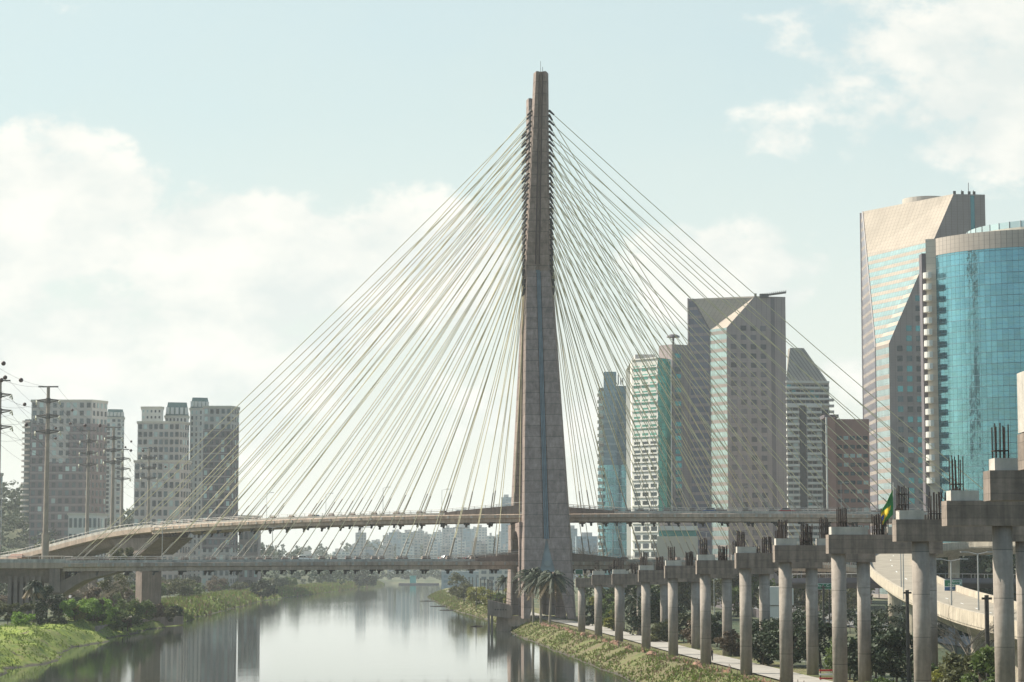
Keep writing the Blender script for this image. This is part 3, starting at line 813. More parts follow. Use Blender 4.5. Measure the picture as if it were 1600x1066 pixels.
# ------------------------------------------------------------------ buildings
def mkwin(bl, br, tr, tl, cols, rows, fw, fh, parent, mats, cnt, mask=None, pal=None, name='window', off=.08, margin=(0, 0)):
    """window panes set on a quad face; up to 100 per building are objects of their own"""
    bl, br, tr, tl = map(Vector, (bl, br, tr, tl))
    n = (br-bl).cross(tl-bl).normalized()
    org = parent_origin(parent); cache = {}
    def P(u, v): return (bl*(1-u)+br*u)*(1-v)+(tl*(1-u)+tr*u)*v
    for j in range(rows-1, -1, -1):
        for i in range(cols):
            if mask and not mask(i, j): continue
            u0 = (i+.5-fw/2)/cols; u1 = (i+.5+fw/2)/cols; v0 = (j+.5-fh/2)/rows; v1 = (j+.5+fh/2)/rows
            q = [P(u0, v0)+n*off, P(u1, v0)+n*off, P(u1, v1)+n*off, P(u0, v1)+n*off]
            mi = pal(i, j) if pal else (random.choices(range(len(mats)), [5, 3, 2, 1][:len(mats)])[0])
            b2 = [p-n*(off+.02) for p in q]
            if cnt['n'] < 100:
                mb = MB(); mb.idx(q+b2, [(0, 1, 2, 3), (0, 3, 7, 4), (1, 5, 6, 2), (3, 2, 6, 7), (0, 4, 5, 1)])
                # a light cross bar so the pane reads as a window
                o = mb.build(name, mats[mi], parent); cnt['n'] += 1
            else:
                cnt['mb'].idx(q+b2, [(0, 1, 2, 3), (0, 3, 7, 4), (1, 5, 6, 2), (3, 2, 6, 7), (0, 4, 5, 1)], mi); cnt['mats'] = mats
def cnt(): return dict(n=0, mb=MB(), mats=None)
def flush(c, parent, name='window'):
    if c['mats'] and c['mb'].f:
        if len(c['mb'].f) > 5*3:
            o = c['mb'].build(name, c['mats'], parent); o['kind'] = 'stuff'
        else: o = c['mb'].build(name, c['mats'], parent)
def ledges(bl, br, tr, tl, rows, parent, mat, h=.35, out=.3, name='ledge', cols=0, cw=.4):
    bl, br, tr, tl = map(Vector, (bl, br, tr, tl)); n = (br-bl).cross(tl-bl).normalized(); m = MB()
    for j in range(rows+1):
        v = j/rows; a = bl.lerp(tl, v); b = br.lerp(tr, v); up = (tl-bl).normalized()*h/2
        q = [a-up+n*out, b-up+n*out, b+up+n*out, a+up+n*out]; k = [a-up, b-up, b+up, a+up]
        m.idx(q+k, [(0, 1, 2, 3), (0, 4, 5, 1), (3, 2, 6, 7), (0, 3, 7, 4), (1, 5, 6, 2)])
    m2 = out*.8
    for i in range(cols+1 if cols else 0):
        u = i/cols; a = bl.lerp(br, u); b = tl.lerp(tr, u); sd = (br-bl).normalized()*cw/2
        q = [a-sd+n*m2, a+sd+n*m2, b+sd+n*m2, b-sd+n*m2]; k = [a-sd, a+sd, b+sd, b-sd]
        m.idx(q+k, [(0, 1, 2, 3), (0, 3, 7, 4), (1, 5, 6, 2)])
    return m.build(name, mat, parent)
def col_at(px, d, z): p = U(px, 700, d); 
def V(px, d, z):
    """ground point under pixel column px at distance d (at mid height) lifted to z"""
    return Vector((U(px, 800, d).x, d, z))
def Zy(py, d): return U(800, py, d).z

gridmat('cut glass', (.40, .335, .275), (.30, .42, .42), 1.7, 4.1, .42, .16, (.2, .17, .15), metal=.5, rough=.2, gvar=.08)
gridmat('cut stone', (.40, .335, .27), (.40, .335, .27), 2.2, 3.2, 2., .16, (.2, .15, .12), metal=0)
gridmat('chamfer glass', (.30, .25, .22), (.36, .46, .46), 1.7, 4.1, .40, .12, (.2, .17, .15), metal=.5, rough=.15, gvar=.15)
gridmat('tower side', (.28, .24, .21), (.22, .21, .24), 2.4, 4.1, .35, .16, (.15, .11, .11), metal=.25, rough=.3, gvar=.12)
gridmat('tower front', (.28, .228, .212), (.28, .228, .212), 2.4, 2.05, 2., .14, (.15, .11, .10), metal=0)
gridmat('tower front grey', (.29, .24, .23), (.29, .24, .23), 2.4, 2.05, 2., .14, (.13, .10, .10), metal=0)
gridmat('tower side shaded', (.25, .20, .20), (.10, .10, .14), 2.4, 4.1, .35, .16, (.10, .08, .09), metal=.15, rough=.35, gvar=.12)  # darker copy of tower side, with the left face's shade put into the colour
def cut_tower(name, label, pxs, ds, ztop, q1, q2, yc, floors_v, fr_cols, groove, wincol, spec):
    (p0, p1, p2, p3) = pxs; (d0, d1, d2, d3) = ds
    base = 3.
    P0, P1, P2, P3 = [V(p, d, base) for p, d in zip(pxs, ds)]
    T_ = [Vector((p.x, p.y, ztop)) for p in (P0, P1, P2, P3)]
    zc = Zy(yc, d2)
    th = thing(name, label, 'skyscraper', P2)
    C1 = Vector((P1.x, P1.y, zc)); C2 = Vector((P2.x, P2.y, zc))
    f1 = q1; f2 = q2  # fraction along P1->P0 and P2->P3 of the cut at roof level
    Q1 = T_[1].lerp(T_[0], f1); Q2 = T_[2].lerp(T_[3], f2)
    back = 42.; dv = (P3-P2).normalized(); nb = Vector((-dv.y, dv.x, 0))
    P4 = P3+nb*back; P5 = P0+nb*6+(P0-P1).normalized()*2
    # walls
    side = MB(); side.face([P0, P1, C1, Q1, T_[0]], 0, [(0, 0), ((P1-P0).length, 0), ((P1-P0).length, zc-base), ((Q1-T_[0]).length, ztop-base), (0, ztop-base)])
    side.build('side_wall', spec['side'], th)
    ch = MB(); ch.quad(P1, P2, C2, C1); ch.build('chamfer_wall', 'chamfer glass', th)
    fr = MB(); wF = (P3-P2).length
    fr.face([P2, P3, T_[3], Q2, C2], 0, [(0, 0), (wF, 0), (wF, ztop-base), ((Q2-T_[2]).length, ztop-base), (0, zc-base)])
    fr.build('front_wall', spec['front'], th)
    bk = MB(); bk.quad(P3, P4, P4+Vector((0, 0, ztop-base)), T_[3]); bk.quad(P4, P0, T_[0], P4+Vector((0, 0, ztop-base)))
    bk.face([T_[0], Q1, Q2, T_[3], P4+Vector((0, 0, ztop-base))]); bk.build('rear_wall', 'granite', th)
    # the slanting cut: lower glass part, upper stone part
    k = spec['k']
    A, B = C1.lerp(Q1, k), C2.lerp(Q2, k)
    g = MB(); g.quad(C1, C2, B, A); 
    if spec['glasscut']: g.build('slanted_glass', 'cut glass', th)
    else: g.build('slanted_wall', 'cut stone', th)
    g = MB(); g.quad(A, B, Q2, Q1); g.build('slanted_wall', 'cut stone', th)
    # edge fins
    m = MB(); m.tube([P0+Vector((0, 0, 0)), T_[0]+Vector((0, 0, .3))], .45, 4); m.tube([P1, C1], .3, 4); m.tube([C1, Q1], .35, 4); m.build('edge_trim', 'granite dark', th)
    # groove on the front
    if groove:
        u0, u1 = groove; m = MB(); n = Vector((dv.y, -dv.x, 0))*.12
        a, b = P2.lerp(P3, u0)+n, P2.lerp(P3, u1)+n
        m.face([a, b, Vector((b.x, b.y, ztop-.5)), Vector((a.x, a.y, ztop-.5))]); m.build('service_groove', spec['groove'], th)
    # windows on the front
    c = cnt(); rows = floors_v; H = ztop-base
    W0, W1 = wincol
    bl, br = P2.lerp(P3, W0), P2.lerp(P3, W1)
    tr, tl = Vector((br.x, br.y, ztop)), Vector((bl.x, bl.y, ztop))
    def mask(i, j):
        z = base+(j+1.05)/rows*H; u = W0+(W1-W0)*(i)/fr_cols
        if z > zc:
            lim = f2*(z-zc)/(ztop-zc)
            if u < lim+.02: return False
        if (j) >= rows-spec['toprows']: return False
        return True
    mkwin(bl, br, tr, tl, fr_cols, rows, .56, .55, th, spec['panes'], c, mask)
    flush(c, th)
    # roof disc
    m = MB(); cc = (Q1+Q2)/2*.35+T_[3]*.65
    if spec['disc']:
        rr = spec['disc']; dc, pc, ytp = spec['drum']; cc = V(pc, dc, 0)
        ring0 = [(cc.x+rr*math.cos(t*math.pi/16), cc.y+rr*math.sin(t*math.pi/16), ztop) for t in range(32)]
        ring1 = [(cc.x+rr*math.cos(t*math.pi/16), cc.y+rr*math.sin(t*math.pi/16), Zy(ytp, dc-rr)) for t in range(32)]
        m.loft([ring0, ring1]); m.build('roof_drum', 'granite pale', th)
    m = MB()
    for f, hh in spec['masts']:
        q = T_[2].lerp(T_[3], f); m.tube([q+nb*2, q+nb*2+Vector((0, 0, hh))], .12, 4); m.box((q.x, q.y+2, ztop+.8), (1., .8, 1.4))
    m.build('roof_equipment', 'dark steel', th)
    return th, T_, P2, P3, P0
tA, TA, A2, A3, A0_ = cut_tower('skyscraper', 'tall granite tower with a huge slanted glass face, second from the right edge', (1352, 1372, 1393, 1549), (955, 915, 900, 905), Zy(303, 903), .85, .68, 537, 40, 8, (.85, .89), (.06, .83),
    dict(side='tower side', front='tower front', k=.68, glasscut=True, groove='pane teal', panes=['pane teal', 'pane dark', 'pane mid'], toprows=5, disc=10, drum=(958, 1456, 306), masts=((.70, 1.5), (.78, 2.), (.85, 5.), (.9, 2.))))
tC, TC, C2_, C3_, C0_ = cut_tower('skyscraper', 'grey granite tower with a cut corner, just right of centre of the right-hand cables', (1078, 1111, 1138, 1231), (1064, 1060, 1050, 1056), Zy(463, 1053), .8, .48, 512, 32, 4, (.745, .815), (.03, .70),
    dict(side='tower side shaded', front='tower front grey', k=.96, glasscut=False, groove='granite dark', panes=['pane slate', 'pane slate2'], toprows=3, disc=9, drum=(1088, 1150, 465.5), masts=((.5, 1.5),)))
# gondola crane on the grey tower
m = MB(); a = U(1192, 462, 1054); b = U(1228, 457, 1054)
m.tube([a, b], .5, 4)
for k in range(12):
    q = a.lerp(b, k/11); m.box((q.x, q.y, q.z+.5), (.25, .4, 1.1))
m.box((a.x+.5, a.y, a.z-.2), (4, 3, 1.8)); m.build('roof_crane', 'dark steel', tC)

# E: white grid tower with green glass corner
gridmat('green curtain', (.08, .30, .24), (.05, .24, .20), 2.2, 2.87, .12, .12, (.02, .06, .05), metal=.4, rough=.12, gvar=.3)
d = 850; base = 2.5; zt = Zy(560, d)
thE = thing('office_tower', 'white office tower with square windows and a dark green glass corner', 'office tower', V(1010, d, base))
a, b, c_, e_ = V(988, 857, base), V(1029, 847, base), V(1046, 852, base), V(1053, 862, base)
up = lambda p, z: Vector((p.x, p.y, z))
a0 = V(986, 868, base)
m = MB(); m.quad(a, b, up(b, zt), up(a, zt)); m.quad(a0, a, up(a, zt), up(a0, zt)); m.quad(c_, V(1051, 856, base), V(1051, 856, zt), up(c_, zt)); bb = Vector((0, 34, 0))
m.quad(V(1051, 856, base), V(1051, 856, base)+bb, V(1051, 856, zt)+bb, V(1051, 856, zt)); m.face([up(a0, zt), up(a, zt), up(b, zt), up(c_, zt), V(1051, 856, zt), V(1051, 856, zt)+bb, up(a0, zt)+bb]); m.quad(V(1051, 890, base), a0+bb, up(a0, zt)+bb, V(1051, 890, zt))
m.build('wall', 'wall white', thE)
m = MB(); m.quad(b, c_, up(c_, zt-.2), up(b, zt-.2)); m.build('glass_corner', 'green curtain', thE)
m = MB(); n_ = Vector((.1, -.25, 0)); m.quad(V(1039, 850.6, base), V(1049, 851.5, base), V(1049, 851.5, zt-1), V(1039, 850.6, zt-1)); m.build('glass_strip', 'dark green glass', thE)
c = cnt(); mkwin(a.lerp(b, .04), a.lerp(b, .98), up(a.lerp(b, .98), zt-2), up(a.lerp(b, .04), zt-2), 3, 28, .70, .62, thE, ['pane dark', 'pane slate2', 'pane green'], c, pal=lambda i, j: (random.choice([0, 0, 1]) if j < 20 else 1 if j > 28 else 3) if False else (random.choice([0, 0, 1]) if j < 19 else 2)); flush(c, thE)
ledges(a, b, up(b, zt), up(a, zt), 28, thE, 'wall white', .5, .35)
m = MB(); m.box((V(1008, 862, 0).x, 866, zt+1.), (7.5, 20, 2.)); m.build('roof_plant', 'wall pale', thE)
thE2 = thing('office_tower', 'grey tower with one column of teal windows and a dish on its roof', 'office tower', V(1065, 885, base))
zt2 = Zy(538, 880); a, b = V(1052, 880, base), V(1081, 884, base); 
m = MB(); m.quad(a, b, up(b, zt2), up(a, zt2)); m.quad(V(1031, 886, base), a, up(a, zt2), V(1031, 886, zt2)); m.face([V(1031, 886, zt2), up(a, zt2), up(b, zt2), V(1081, 910, zt2), V(1031, 910, zt2)]); m.quad(b, V(1081, 910, base), V(1081, 910, zt2), up(b, zt2)); m.build('wall', 'tower front grey', thE2)
c = cnt(); mkwin(a.lerp(b, .12), a.lerp(b, .48), up(a.lerp(b, .48), zt2-3), up(a.lerp(b, .12), zt2-3), 1, 36, .9, .62, thE2, ['pane teal', 'pane mid'], c); flush(c, thE2)
m = MB(); p = U(1052, 533, 884); m.tube([(p.x, p.y, zt2), (p.x, p.y, zt2+3)], .4, 6); m.tube([(p.x, p.y, zt2+3), (p.x, p.y, zt2+3.6), (p.x, p.y, zt2+4.2)], [2.6, 2.4, 1.2], 14); m.build('roof_dish', 'granite dark', thE2)

# D: blue grey towers with curved glass foot
gridmat('blue grey wall', (.30, .36, .38), (.20, .28, .32), 5., 3.3, .3, .08, (.16, .2, .22), metal=.3, rough=.25, gvar=.12)
gridmat('curved glass', (.35, .50, .54), (.16, .34, .40), 2.6, 3.4, .12, .14, (.12, .2, .22), metal=.6, rough=.1, gvar=.3, wav=.05)
d = 1010; thD = thing('glass_tower', 'blue grey glass tower with a curved lighter base, first tower right of the mast', 'glass tower', V(962, d, base))
def boxb(px0, px1, d0, dep, ytop, zb=None, mats='blue grey wall', name='wall', par=None, skew=0, rz=None):
    z0 = base if zb is None else zb; z1 = Zy(ytop, d0)
    A, B = V(px0, d0, z0), V(px1, d0+skew, z0); m = MB(); k = Vector((A.x/d0*dep*1.06, dep, 0))
    m.quad(A, B, up(B, z1), up(A, z1)); m.quad(A+k, A, up(A, z1), up(A+k, z1)); m.quad(B, B+k, up(B+k, z1), up(B, z1)); m.quad(B+k, A+k, up(A+k, z1), up(B+k, z1)); m.face([up(A, z1), up(B, z1), up(B+k, z1), up(A+k, z1)])
    m.build(name, mats, par); return A, B, z1
boxb(944, 964, d, 20, 581, par=thD, mats='blue grey wall'); boxb(960, 987, d+8, 20, 603, par=thD, mats='blue grey wall'); boxb(936, 945, d+6, 18, 606, par=thD, mats='chamfer glass')
cx = V(962, 1002, 0).x
for (zlo, zhi, rad, mt) in ((base, Zy(727, 1002), 8.6, 'curved glass'),):
    m = MB(); n = 20; u = 0
    for k in range(n):
        a0, a1 = math.pi+math.pi*k/n, math.pi+math.pi*(k+1)/n
        pa = (cx+1.2+rad*math.cos(a0), 1008+rad*.9*math.sin(a0)); pb = (cx+1.2+rad*math.cos(a1), 1008+rad*.9*math.sin(a1)); L = math.dist(pa, pb)
        m.face([(*pa, zlo), (*pb, zlo), (*pb, zhi), (*pa, zhi)], 0, [(u, 0), (u+L, 0), (u+L, zhi-zlo), (u, zhi-zlo)]); u += L
    m.face([(cx+1.2+rad*math.cos(math.pi+math.pi*k/n), 1008+rad*.9*math.sin(math.pi+math.pi*k/n), zhi) for k in range(n+1)])
    m.build('curved_glass_base', mt, thD)
for k in range(30):
    z = base+2+k*2.95; p = V(938, 1003, z); m = MB(); m.box((p.x, p.y, z), (2.4, 2.2, 1.3)); m.build('balcony', 'wall cream', thD)
m = MB()
for px in (963, 967, 971, 974): p = V(px, 1012, Zy(603, 1018)); m.tube([p, p+Vector((0, 0, 4.5 if px < 970 else 3))], .25, 4)
m.build('antenna', 'grey steel', thD)

# F: residential tower with a tapering crown
d = 1000; thF = thing('apartment_tower', 'apartment tower with stacked balconies, dark vertical stripes and a tapering crown', 'apartment tower', V(1266, d, base))
A, B, z1 = boxb(1230, 1298, d, 26, 597, par=thF, mats='wall pale', skew=2)
B1 = B+Vector((0, -.3, 0)); A1 = A+Vector((0, -.3, 0))
def at_(u, z): q = A1.lerp(B1, u); return Vector((q.x, q.y, z))
for (u0, u1, y0, y1) in ((.30, .46, 632, 870), (.82, .97, 640, 870)):
    m = MB(); za, zb = Zy(y1, d), Zy(y0, d); m.quad(at_(u0, za), at_(u1, za), at_(u1, zb), at_(u0, zb)); m.build('dark_stripe', 'dark steel' if False else 'pane dark', thF)
c = cnt(); rows = 32
for (u0, u1, cl) in ((.02, .28, 2), (.48, .80, 3)):
    mkwin(at_(u0, base), at_(u1, base), at_(u1, Zy(635, d)), at_(u0, Zy(635, d)), cl, rows, .8, .45, thF, ['pane dark', 'pane mid', 'pane pale'], c)
mkwin(at_(.02, Zy(632, d)), at_(.98, Zy(632, d)), at_(.98, Zy(599, d)), at_(.02, Zy(599, d)), 9, 4, .85, .5, thF, ['pane dark', 'pane mid', 'pane teal'], c)
flush(c, thF)
for (u0, u1) in ((.0, .29), (.47, .81)):
    l = ledges(at_(u0, base), at_(u1, base), at_(u1, Zy(635, d)), at_(u0, Zy(635, d)), rows, thF, 'wall white', 1.0, 1.2, name='balcony')
ledges(at_(0, Zy(632, d)), at_(1, Zy(632, d)), at_(1, Zy(597, d)), at_(0, Zy(597, d)), 4, thF, 'wall white', .9, .6)
m = MB(); zc = z1; zt = Zy(541, d); 
q = [at_(.0, zc), at_(.98, zc), at_(.98, zc)+Vector((2.8, 24, 0)), at_(0, zc)+Vector((3., 24, 0))]
q2 = [up(at_(.16, 0)+Vector((0, 8, 0)), zt), up(at_(.48, 0)+Vector((0, 8, 0)), zt), up(at_(.48, 0)+Vector((0, 16, 0)), zt), up(at_(.16, 0)+Vector((0, 16, 0)), zt)]
for k in range(4): m.quad(q[k], q[(k+1) % 4], q2[(k+1) % 4], q2[k])
m.face(q2); gridmat('crown slats', (.36, .33, .28), (.36, .33, .28), 1.6, 3., 2., .35, (.12, .10, .09), metal=0)
m.build('crown', 'crown slats', thF)
m = MB(); 
for k in range(34):
    z = base+k*(Zy(625, d)-base)/33; p = V(1297, d+1, z); m.box((p.x+1.3, p.y, z), (1.8, 3, 1.1))
m.build('side_balcony', 'wall pale', thF)

# G: pinkish brick block
d = 800; thG = thing('brick_building', 'brown pink brick block with rows of small windows, left of the tall slanted glass tower', 'building', V(1323, d, base))
A, B, z1 = boxb(1307, 1360, d, 20, 655, par=thG, mats='brick pink'); 
c = cnt(); mkwin(A.lerp(B, .02), A.lerp(B, .98), up(A.lerp(B, .98), z1-5), up(A.lerp(B, .02), z1-5), 5, 19, .72, .42, thG, ['pane mid', 'pane pale', 'pane dark'], c); flush(c, thG)
A, B, z2 = boxb(1292, 1307, d-6, 20, 652, par=thG, mats='brick pink', name='stair_tower')
m = MB(); m.box((V(1300, d, 0).x, d+4, z2+.6), (5, 12, 1.2)); m.build('roof_cap', 'granite dark', thG)
m = MB(); p = V(1293, d-6.3, 0); m.box((p.x, p.y, (base+z2)/2), (.5, .5, z2-base)); m.build('corner_trim', 'wall white', thG)
# low white building under the upper deck
d = 780; thW = thing('low_building', 'low white building with a ribbon window, seen between the two decks right of the mast', 'building', V(1053, d, base))
boxb(1026, 1090, d, 20, 838, par=thW, mats='wall cream'); A, B, z1 = boxb(1030, 1088, d+3, 16, 829, par=thW, mats='pane teal', name='ribbon_window'); boxb(1028, 1090, d-1, 22, 822, zb=Zy(829, d), par=thW, mats='wall white', name='roof_slab'); boxb(1030, 1090, d+2, 18, 808, zb=Zy(822, d), par=thW, mats='granite', name='upper_storey')

# B: round blue glass building
gridmat('blue curtain', (.14, .27, .31), (.155, .34, .40), 1.55, 3.05, .06, .09, (.04, .09, .11), metal=.7, rough=.05, gvar=.13, wav=.12)
gridmat('stone band', (.42, .36, .31), (.42, .36, .31), 1.55, 2.4, 2., .16, (.2, .17, .15), metal=0)
ccx, ccy, rr = 146., 641., 32.
thB = thing('round_glass_tower', 'curved blue glass building with white balconies down its edge and a round roof terrace', 'glass building', (ccx, ccy, base))
z1 = Zy(370, 624); z0 = z1-27/5.75
n = 60
def arcp(k): 
    a = math.pi+math.pi*k/n+.0; return (ccx+rr*math.cos(a), ccy+rr*math.sin(a))
# begin the arc where the left stone fin stands
k0 = 0
while U(1466, 700, arcp(k0)[1]).x > arcp(k0)[0]: k0 += 1
for (zl_, zh_, mt, nm) in ((base, z0, 'blue curtain', 'curtain_wall'), (z0, z1, 'stone band', 'stone_band')):
    m = MB(); u = 0
    for k in range(k0, n):
        pa, pb = arcp(k), arcp(k+1); L = math.dist(pa, pb)
        off = 0 if mt != 'stone band' else -.15
        m.face([(pa[0], pa[1]+off, zl_), (pb[0], pb[1]+off, zl_), (pb[0], pb[1]+off, zh_), (pa[0], pa[1]+off, zh_)], 0, [(u, 0), (u+L, 0), (u+L, zh_-zl_), (u, zh_-zl_)]); u += L
    if nm == 'stone_band': m.face([(*arcp(k), z1) for k in range(k0, n+1)]+[(ccx+rr, ccy+20, z1), (arcp(k0)[0]*(ccy+20)/arcp(k0)[1]+1, ccy+20, z1)])
    m.build(nm, mt, thB)
xa, ya = arcp(k0)
finL = V(1453.5, ya+1, base)
m = MB(); m.quad(finL, (xa, ya-.1, base), (xa, ya-.1, z1), up(finL, z1)); fk = Vector((finL.x/ya*26*1.03, 26, 0)); m.quad(finL+fk, finL, up(finL, z1), up(finL, z1)+fk); m.face([up(finL, z1), (xa, ya-.1, z1), (xa+fk.x, ya+26, z1), up(finL, z1)+fk]); 
gridmat('stone fin', (.50, .44, .37), (.50, .44, .37), 30., 3.1, 2., .1, (.3, .26, .22), metal=0)
m.build('side_wall', 'stone fin', thB)
for k in range(19):
    z = Zy(427, ya)-k*3.13; p = V(1453, ya-.6, z); mb = MB()
    ring = [(p.x+1.0+1.75*math.cos(a), p.y+2.0*math.sin(a)) for a in [math.pi*.5+math.pi*q/8 for q in range(9)]]+[(p.x+1.2, p.y-2.)]
    mb.prism(ring, z-1.55, z); mb.build('balcony', 'wall white', thB)
m = MB(); p = V(1451.5, ya+1.2, 0); m.box((p.x, p.y+2, (base+Zy(395, ya))/2), (1.6, 4, Zy(395, ya)-base)); m.build('balcony_recess', 'granite dark', thB)
tcx, tcy, tr_ = 154.5, 640., 26.5
zd = Zy(372, 616)+1.0
m = MB(); seg = 48
def ringz(r, z): return [(tcx+r*math.cos(2*math.pi*k/seg), tcy+r*math.sin(2*math.pi*k/seg), z) for k in range(seg)]
m.loft([ringz(tr_-9, zd-1.), ringz(tr_-2.0, zd), ringz(tr_, zd+1.3), ringz(tr_, zd+2.3), ringz(tr_-.5, zd+2.35)]); m.build('roof_terrace', 'brick pink', thB)
m = MB(); m.loft([ringz(tr_+.03, zd+1.5), ringz(tr_+.03, zd+2.45)], cap=False); m.build('terrace_rim', 'wall cream', thB)
m = MB(); 
for k in range(seg):
    a, b = 2*math.pi*k/seg, 2*math.pi*(k+.93)/seg; r = tr_-.1
    m.face([(tcx+r*math.cos(a), tcy+r*math.sin(a), zd+2.4), (tcx+r*math.cos(b), tcy+r*math.sin(b), zd+2.4), (tcx+r*math.cos(b), tcy+r*math.sin(b), zd+4.2), (tcx+r*math.cos(a), tcy+r*math.sin(a), zd+4.2)])
m.build('glass_balustrade', 'glass clear', thB)
m = MB()
for k in range(seg): a = 2*math.pi*k/seg; m.box((tcx+(tr_-.1)*math.cos(a), tcy+(tr_-.1)*math.sin(a), zd+3.2), (.18, .18, 2.1))
m.build('balustrade_post', 'dark steel', thB)
m = MB(); m.loft([ringz(17, z1), ringz(17, zd+.2)]); m.build('roof_core', 'granite', thB)

# left bank towers
def grid_tower(name, label, px0, px1, pxr, d, dr, ytop, cols, rows, wall, wp, cat='apartment tower', cladding=(), sidecols=3, top='flat', roofh=3, panes=('pane dark', 'pane mid', 'pane pale'), yb=None, fw=.55, fh=.6, cornice=True):
    zb = 2.5+hills(PX(px0, d), d) if yb is None else yb
    z1 = Zy(ytop, d); A, B, C = V(px0, d, zb), V(px1, d, zb), V(pxr, dr, zb)
    th = thing(name, label, cat, (A.lerp(B, .5).x, d, zb))
    k = Vector((C.x/dr*26*1.05, 26, 0))
    m = MB(); m.quad(A, B, up(B, z1), up(A, z1)); m.quad(B, C, up(C, z1), up(B, z1)); m.quad(C, C+k, up(C+k, z1), up(C, z1)); m.quad(C+k, A+k, up(A+k, z1), up(C+k, z1)); m.quad(A+k, A, up(A, z1), up(A+k, z1)); m.face([up(p, z1) for p in (A, B, C, C+k, A+k)])
    m.build('wall', wall, th)
    nrm = Vector((0, -.12, 0))
    def at(u, y):
        z = Zy(y, d)
        if u <= 1: q = A.lerp(B, u)
        else: q = B.lerp(C, u-1)
        return Vector((q.x, q.y-.25, z))
    for (u0, u1, y0, y1) in cladding:
        m = MB()
        if u0 < 1: m.quad(at(u0, y1), at(min(1, u1), y1), at(min(1, u1), y0), at(u0, y0))
        if u1 > 1: m.quad(at(max(1, u0), y1), at(u1, y1), at(u1, y0), at(max(1, u0), y0))
        m.build('brick_cladding', 'brick', th)
    c = cnt(); H = z1-zb
    ar = ledges(A+Vector((0, -.25, 0)), B+Vector((0, -.25, 0)), up(B, z1)+Vector((0, -.25, 0)), up(A, z1)+Vector((0, -.25, 0)), rows, th, wall, .25, .2)
    mkwin(A, B, up(B, z1), up(A, z1), cols, rows, fw, fh, th, list(panes), c, off=.36)
    if sidecols: mkwin(B, C, up(C, z1), up(B, z1), sidecols, rows, .4, fh, th, list(panes), c, off=.36)
    flush(c, th)
    if cornice:
        m = MB(); m.prism([(A.x-.5, A.y-.5), (B.x+.1, B.y-.5), (C.x+.5, C.y-.3), (C.x+k.x, C.y+k.y), (A.x+k.x, A.y+k.y)], z1+.002, z1+.9); m.build('cornice', 'wall cream', th)
    if top == 'mansard':
        m = MB(); q = [up(A, z1+1), up(C, z1+1), up(C+k*.6, z1+1), up(A+k*.6, z1+1)]; cc = sum(q, Vector())/4
        q2 = [Vector((cc.x+(p.x-cc.x)*.8, cc.y+(p.y-cc.y)*.7, z1+1+roofh)) for p in q]
        for i in range(4): m.face([q[i], q[(i+1) % 4], q2[(i+1) % 4], q2[i]])
        m.face(q2); m.build('roof', 'roof green', th)
        m = MB()
        for i in range(5):
            p = q[0].lerp(q[1], (i+.5)/5); m.box((p.x, p.y-.2, p.z+roofh*.35), (1.6, 1.2, roofh*.5))
        m.build('dormer', 'wall white', th)
    return th
grid_tower('apartment_tower', 'wide pale and brick apartment tower behind the tallest power pole, leftmost', 46, 141, 165, 1300, 1312, 627, 9, 19, 'wall pale', 0, cladding=((.0, .28, 662, 850), (.62, 2.0, 662, 850), (.28, .62, 722, 850)), sidecols=4)
th_ = thing('balcony_tower', 'slim tower of rounded balconies at the left side of the wide brick tower', 'apartment tower', V(40, 1330, 5))
m = MB(); A = V(33, 1330, 3); m.box((V(41, 1330, 0).x, 1336, (3+Zy(655, 1330))/2), (4.5, 8, Zy(655, 1330)-3)); m.build('wall', 'pane mid', th_)
for k in range(29):
    z = 8+k*3.25
    if z < Zy(650, 1330): p = V(38, 1330, z); m = MB(); m.tube([(p.x, p.y, z-.5), (p.x, p.y, z+.5)], 2.4, 10); m.build('balcony', 'wall pale', th_)
grid_tower('apartment_tower', 'slender pale tower with a green mansard roof right of the wide brick tower', 163, 188, 192, 1420, 1424, 654, 3, 28, 'wall white', 0, top='mansard', roofh=5, sidecols=1)
grid_tower('apartment_tower', 'pale grid-fronted tower with a wider lower wing, left of the lowest cables', 213, 279, 294, 1200, 1210, 661, 8, 22, 'wall pale', 0, sidecols=4, fw=.62, fh=.62)
grid_tower('apartment_tower', 'wider lower wing wrapped round the foot of the pale grid tower', 209, 281, 298, 1196, 1206, 722, 8, 14, 'wall pale', 0, sidecols=4, fw=.62, fh=.62)
grid_tower('penthouse_tower', 'set-back cream block above the pale grid tower', 219, 250, 253, 1245, 1248, 638, 5, 30, 'wall white', 0, sidecols=0, fw=.4, fh=.4)
grid_tower('apartment_tower', 'cream tower whose green mansard roof has a row of white dormers', 256, 290, 293, 1270, 1274, 652, 6, 30, 'wall white', 0, top='mansard', roofh=7.5, sidecols=0, fw=.4)
grid_tower('apartment_tower', 'white tower under the highest green mansard roof, between the grid tower and the brick one', 295, 322, 325, 1290, 1294, 640, 4, 32, 'wall white', 0, top='mansard', roofh=6, sidecols=0, fw=.35)
grid_tower('apartment_tower', 'brick and cream tower at the right end of the left-hand group', 316, 360, 372, 1150, 1160, 637, 5, 24, 'wall pale', 0, cladding=((0., 2.0, 671, 858),), sidecols=3)
grid_tower('low_building', 'small cream building at the foot of the wide brick tower', 107, 152, 168, 1120, 1130, 805, 6, 5, 'wall white', 0, cat='building', sidecols=3)
grid_tower('low_building', 'dark low block just right of the brick and cream tower foot', 374, 404, 408, 1170, 1175, 808, 4, 6, 'granite', 0, cat='building', sidecols=0)
grid_tower('small_tower', 'sliver of a cream balcony building at the left border', -22, -1, 3, 1000, 1004, 742, 3, 11, 'wall cream', 0, cat='building', sidecols=1)
